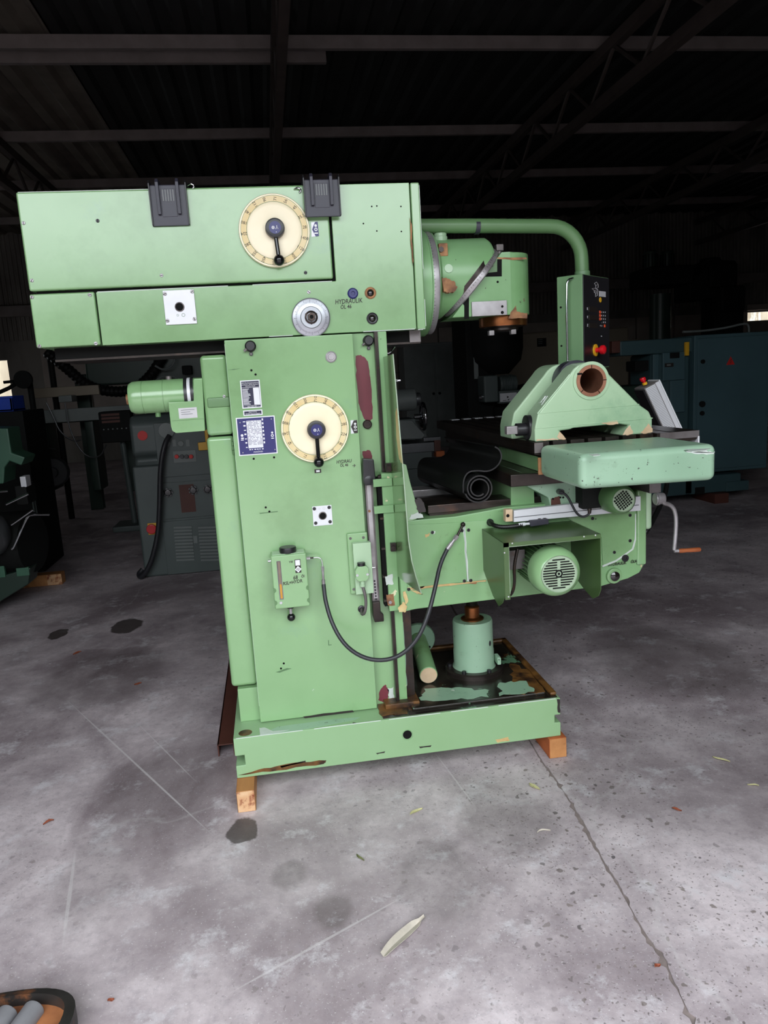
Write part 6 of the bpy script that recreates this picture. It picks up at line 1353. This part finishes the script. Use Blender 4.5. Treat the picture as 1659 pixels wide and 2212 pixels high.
# --- tall grey lockers far behind
lk = bg('steel_locker', 'tall plain grey steel locker with two doors against the back wall', 'locker', (2.2, 14.9, 0))
X0, X1, Z0, Z1 = rp(872, 770, 1010, 912, 14.5)
MB().box(X0, X1, 14.5, 15.1, 0, 2.02, b=.01).build('carcass', M['bg_greyl'], lk)
for u in (0, .5): d_ = MB().box(X0+.02+(X1-X0)*u, X0-.02+(X1-X0)*(u+.5), 14.48, 14.5, .1, 1.97, b=.006).build('door', M['bg_greyl'], lk); MB().cyl((X0+(X1-X0)*(.55 if u else .45), 14.48, 1.05), (X0+(X1-X0)*(.55 if u else .45), 14.44, 1.05), .025, 10).build('lock', M['bg_black'], d_)
# --- black vertical machine with gear motor
YE = 9.2
vm = bg('vertical_machine', 'black vertical machine tool with gear motor behind the milling head', 'machine tool', (3.0, 9.6, 0))
MB().box(aY(1015, 760, YE).x, aY(1080, 760, YE).x, YE+.2, YE+.9, 0, 2.25, b=.03).build('column', M['bg_black'], vm)
p = aY(1085, 760, YE); MB().lathe([(.0, 1.38), (.18, 1.38), (.34, 1.55), (.37, 1.70), (.38, 2.3), (0, 2.3)], (p.x, YE+.35, 0), (0, 0, 1), 40).build('drum_head', M['bg_black'], vm)
pb_(vm, 'gear_case', 'bg_grey', 1045, 812, 1078, 868, YE-.1, .3, .02, 3)
a, b = aY(1078, 830, YE), aY(1115, 828, YE); MB().cyl((a.x, YE+.02, a.z), (b.x, YE+.02, a.z), .10, 28, b=.015).build('gear_motor', M['bg_grey'], vm)
t = MB()
for k in range(7): t.lathe([(.101, .01+k*.022), (.112, .012+k*.022), (.112, .018+k*.022), (.101, .020+k*.022)], (a.x+.02, YE+.02, a.z), (1, 0, 0), 28)
t.build('motor_ribs', M['bg_grey'], vm)
pb_(vm, 'terminal_box', 'bg_grey', 1078, 845, 1126, 869, YE-.12, .1, .008)
pb_(vm, 'rating_label', 'alu', 1080, 850, 1117, 866, YE-.13, .008, .003)
X0, X1, Z0, Z1 = rp(1080, 850, 1117, 866, YE-.132); t = MB().prism([(X0+.09, Z0+.04), (X0+.115, Z0+.055), (X0+.09, Z0+.07)], 'Y', YE-.134, YE-.13).prism([(X0+.09, Z0+.015), (X0+.115, Z0+.015), (X0+.115, Z0+.035)], 'Y', YE-.134, YE-.13).box(X0+.035, X0+.08, YE-.134, YE-.13, Z0+.012, Z0+.018)
t.build('label_mark', M['ink'], vm)
a = aY(1052, 857, YE-.1); MB().cyl((a.x-.08, YE, a.z), (a.x, YE, a.z), .035, 20).build('shaft_stub', M['chrome'], vm)
a = aY(1100, 880, YE); MB().lathe([(0, 0), (.16, 0), (.17, .02), (.17, .25), (0, .25)], (a.x, YE+.1, a.z-.24), (0, 0, 1), 32).build('turret', M['bg_black'], vm)
pb_(vm, 'white_strip', 'bg_greyl', 1023, 772, 1034, 818, YE+.19, .012, .002)
# --- beige enclosure
YG = 12.0
be = bg('beige_enclosure', 'beige machine enclosure with a dark rating plate near the back wall', 'machine enclosure', (4.9, 12.5, 0))
MB().box(3.85, 6.0, YG, YG+1.2, .3, 2.0, b=.04, seg=3).build('body', M['bg_beige'], be)
MB().box(3.9, 5.9, YG+.1, YG+1.1, 0, .32).build('plinth', M['bg_black'], be)
X0, X1, Z0, Z1 = rp(1160, 731, 1180, 748, YG); o = MB().box(X0, X1, YG-.006, YG, Z0, Z1).build('rating_plate', M['bg_black'], be)
for k in range(3): MB().box(X0+.015, X0+.09, YG-.008, YG-.005, Z1-.03-k*.03, Z1-.02-k*.03).build('plate_line', M['bg_greyl'], o)
X0, X1, Z0, Z1 = rp(1345, 735, 1392, 790, YG); MB().box(X0, X1, YG-.01, YG, Z0, Z1, b=.01).build('access_door', M['bg_beige'], be)
tr_ = bg('chip_conveyor', 'dark hunched machine cover before the beige enclosure', 'machine cover', (3.9, 11.0, 0))
MB().prism([(3.2, 0), (4.9, 0), (4.9, 1.2), (4.65, 1.33), (4.3, 1.35), (4.1, 1.22), (3.7, 1.15), (3.2, 1.05)], 'Y', 10.9, 11.5, bev=.04, seg=3).build('hood', M['bg_black'], tr_)
MB().box(3.3, 4.8, 10.85, 10.9, .2, .9, b=.01).build('front_door', M['bg_black'], tr_)
# --- teal milling machine and its switch cabinet
YF = 6.9
tf = bg('teal_milling_machine', 'teal milling machine with overarm and a tall switch cabinet bearing a red triangle', 'milling machine', (3.8, 7.3, .10))
tm = MB().box(4.12, 4.93, YF, YF+.45, .30, 1.655, b=.012).build('switch_cabinet', M['bg_teal2'], tf)
dr = MB().box(4.155, 4.895, YF-.014, YF, .335, 1.62, b=.006).build('door', M['bg_teal2'], tm)
for z_, r_ in ((1.40, .02), (.99, .03), (.90, .022)): MB().cyl((4.20, YF-.014, z_), (4.20, YF-.03, z_), r_, 18).build('lock', M['bg_black'], tm)
p = aY(1578, 780, YF-.014); MB().prism([(p.x-.045, p.z-.035), (p.x+.045, p.z-.035), (p.x, p.z+.045)], 'Y', YF-.0165, YF-.013).build('warning_triangle', M['bg_red'], tm)
MB().tube([(p.x+.008, YF-.017, p.z+.018), (p.x-.008, YF-.017, p.z-.002), (p.x+.008, YF-.017, p.z-.002), (p.x-.004, YF-.017, p.z-.022)], .0035, 5).build('bolt_symbol', M['ink'], tm)
MB().tube([aY(1475, 717, YF+.2), aY(1520, 715, YF+.2), aY(1570, 708, YF+.2), aY(1605, 699, YF+.2), aY(1617, 700, YF+.2), aY(1618, 718, YF+.2)], .011, 8, smooth=2).build('loose_cable', M['bg_greyl'], tm)
pb_(tf, 'overarm', 'bg_teal', 1340, 737, 1497, 760, YF+.05, .3, .015); pb_(tf, 'overarm_cap', 'bg_brown', 1322, 737, 1341, 762, YF+.06, .28, .008)
MB().box(3.70, 4.11, YF+.05, YF+.5, .2, 1.5, b=.03, seg=3).build('column', M['bg_teal'], tf)
pb_(tf, 'front_panel', 'bg_teal2', 1432, 762, 1480, 820, YF+.02, .04, .01); pb_(tf, 'side_rail', 'bg_teal2', 1411, 765, 1424, 830, YF+.02, .06, .01); pb_(tf, 'lower_panel', 'bg_teal2', 1448, 822, 1480, 890, YF+.02, .04, .01)
pb_(tf, 'name_strip', 'ink', 1437, 785, 1455, 792, YF+.012, .01, 0); pb_(tf, 'name_print', 'bg_greyl', 1441, 787, 1449, 790, YF+.008, .01, 0); pb_(tf, 'vent', 'bg_black', 1448, 762, 1468, 773, YF+.012, .01, .002)
pb_(tf, 'yellow_switch', 'yellow', 1481, 739, 1489, 768, YF-.0, .03, .004)
pb_(tf, 'knee_block', 'bg_dgreen', 1290, 838, 1410, 905, YF+.1, .4, .02); pb_(tf, 'vice', 'bg_black', 1372, 780, 1408, 800, YF+.1, .2, .01)
MB().box(3.55, 4.10, YF-.05, YF+.7, .10, .33, b=.02).box(4.0, 4.62, YF-.05, YF+.7, .10, .28, b=.02).box(4.45, 4.70, YF-.06, YF+.7, .10, .20, b=.01).build('base', M['bg_teal'], tf)
MB().box(4.12, 4.22, YF-.056, YF-.045, .10, .17).build('base_notch', M['bg_black'], tf)
a = aZ(1562, 1087, 0); t = thing('wooden_block', 'dark wooden block under the base of the teal milling machine', 'wooden block', (a.x, a.y, 0), 'wooden packing blocks')
MB().box(a.x-.09, a.x+.06, a.y, a.y+.4, 0, .098, b=.004).build('timber', M['bg_brown'], t)
# --- dark radial drill behind it
YH = 11.0
rdm = bg('radial_drill', 'dark radial drilling machine with twin motors on its column', 'drilling machine', (6.3, 11.3, 0))
p = aY(1455, 650, YH); MB().cyl((p.x, YH+.4, 0), (p.x, YH+.4, 2.45), .16, 32).build('column', M['bg_dgreen'], rdm)
MB().box(p.x-.6, p.x+1.6, YH+.1, YH+.9, 0, .25, b=.03).build('foot', M['bg_black'], rdm)
pb_(rdm, 'arm_hub', 'bg_black', 1405, 575, 1500, 612, YH+.1, .7, .03, 3)
MB().prism([q(a, b, YH+.2) for a, b in ((1490, 612), (1520, 585), (1535, 560), (1592, 562), (1592, 640), (1490, 650))], 'Y', YH+.2, YH+.7, bev=.03).build('arm', M['bg_black'], rdm)
for px in (1433, 1470):
    a, b = aY(px, 577, YH), aY(px-1, 533, YH); o = MB().cyl((a.x, YH+.4, a.z), (a.x, YH+.4, b.z), .105, 28, b=.02).build('lift_motor', M['bg_dgreen'], rdm)
    t = MB()
    for k in range(14): an = k*2*math.pi/14; t.box(a.x+.105*math.cos(an)-.006, a.x+.105*math.cos(an)+.006, YH+.4+.105*math.sin(an)-.006, YH+.4+.105*math.sin(an)+.006, a.z+.05, b.z-.05)
    t.build('motor_ribs', M['bg_black'], o)
pb_(rdm, 'drill_head', 'bg_black', 1560, 617, 1612, 672, YH+.05, .6, .05, 3); pb_(rdm, 'head_upper', 'bg_black', 1535, 570, 1594, 618, YH+.1, .5, .03, 3)
a, b = aY(1562, 572, YH), aY(1562, 550, YH); MB().cyl((a.x, YH+.35, a.z), (a.x, YH+.35, b.z), .16, 32, b=.03).build('head_motor', M['bg_black'], rdm)
pb_(rdm, 'spindle_sleeve', 'bg_black', 1545, 672, 1606, 735, YH+.1, .4, .02)
pb_(rdm, 'work_table', 'bg_black', 1480, 735, 1640, 800, YH-.1, .7, .02)
MB().box(aY(1480, 735, YH).x, aY(1640, 735, YH).x, YH, YH+.5, 0, 1.4, b=.02).build('table_stand', M['bg_black'], rdm)
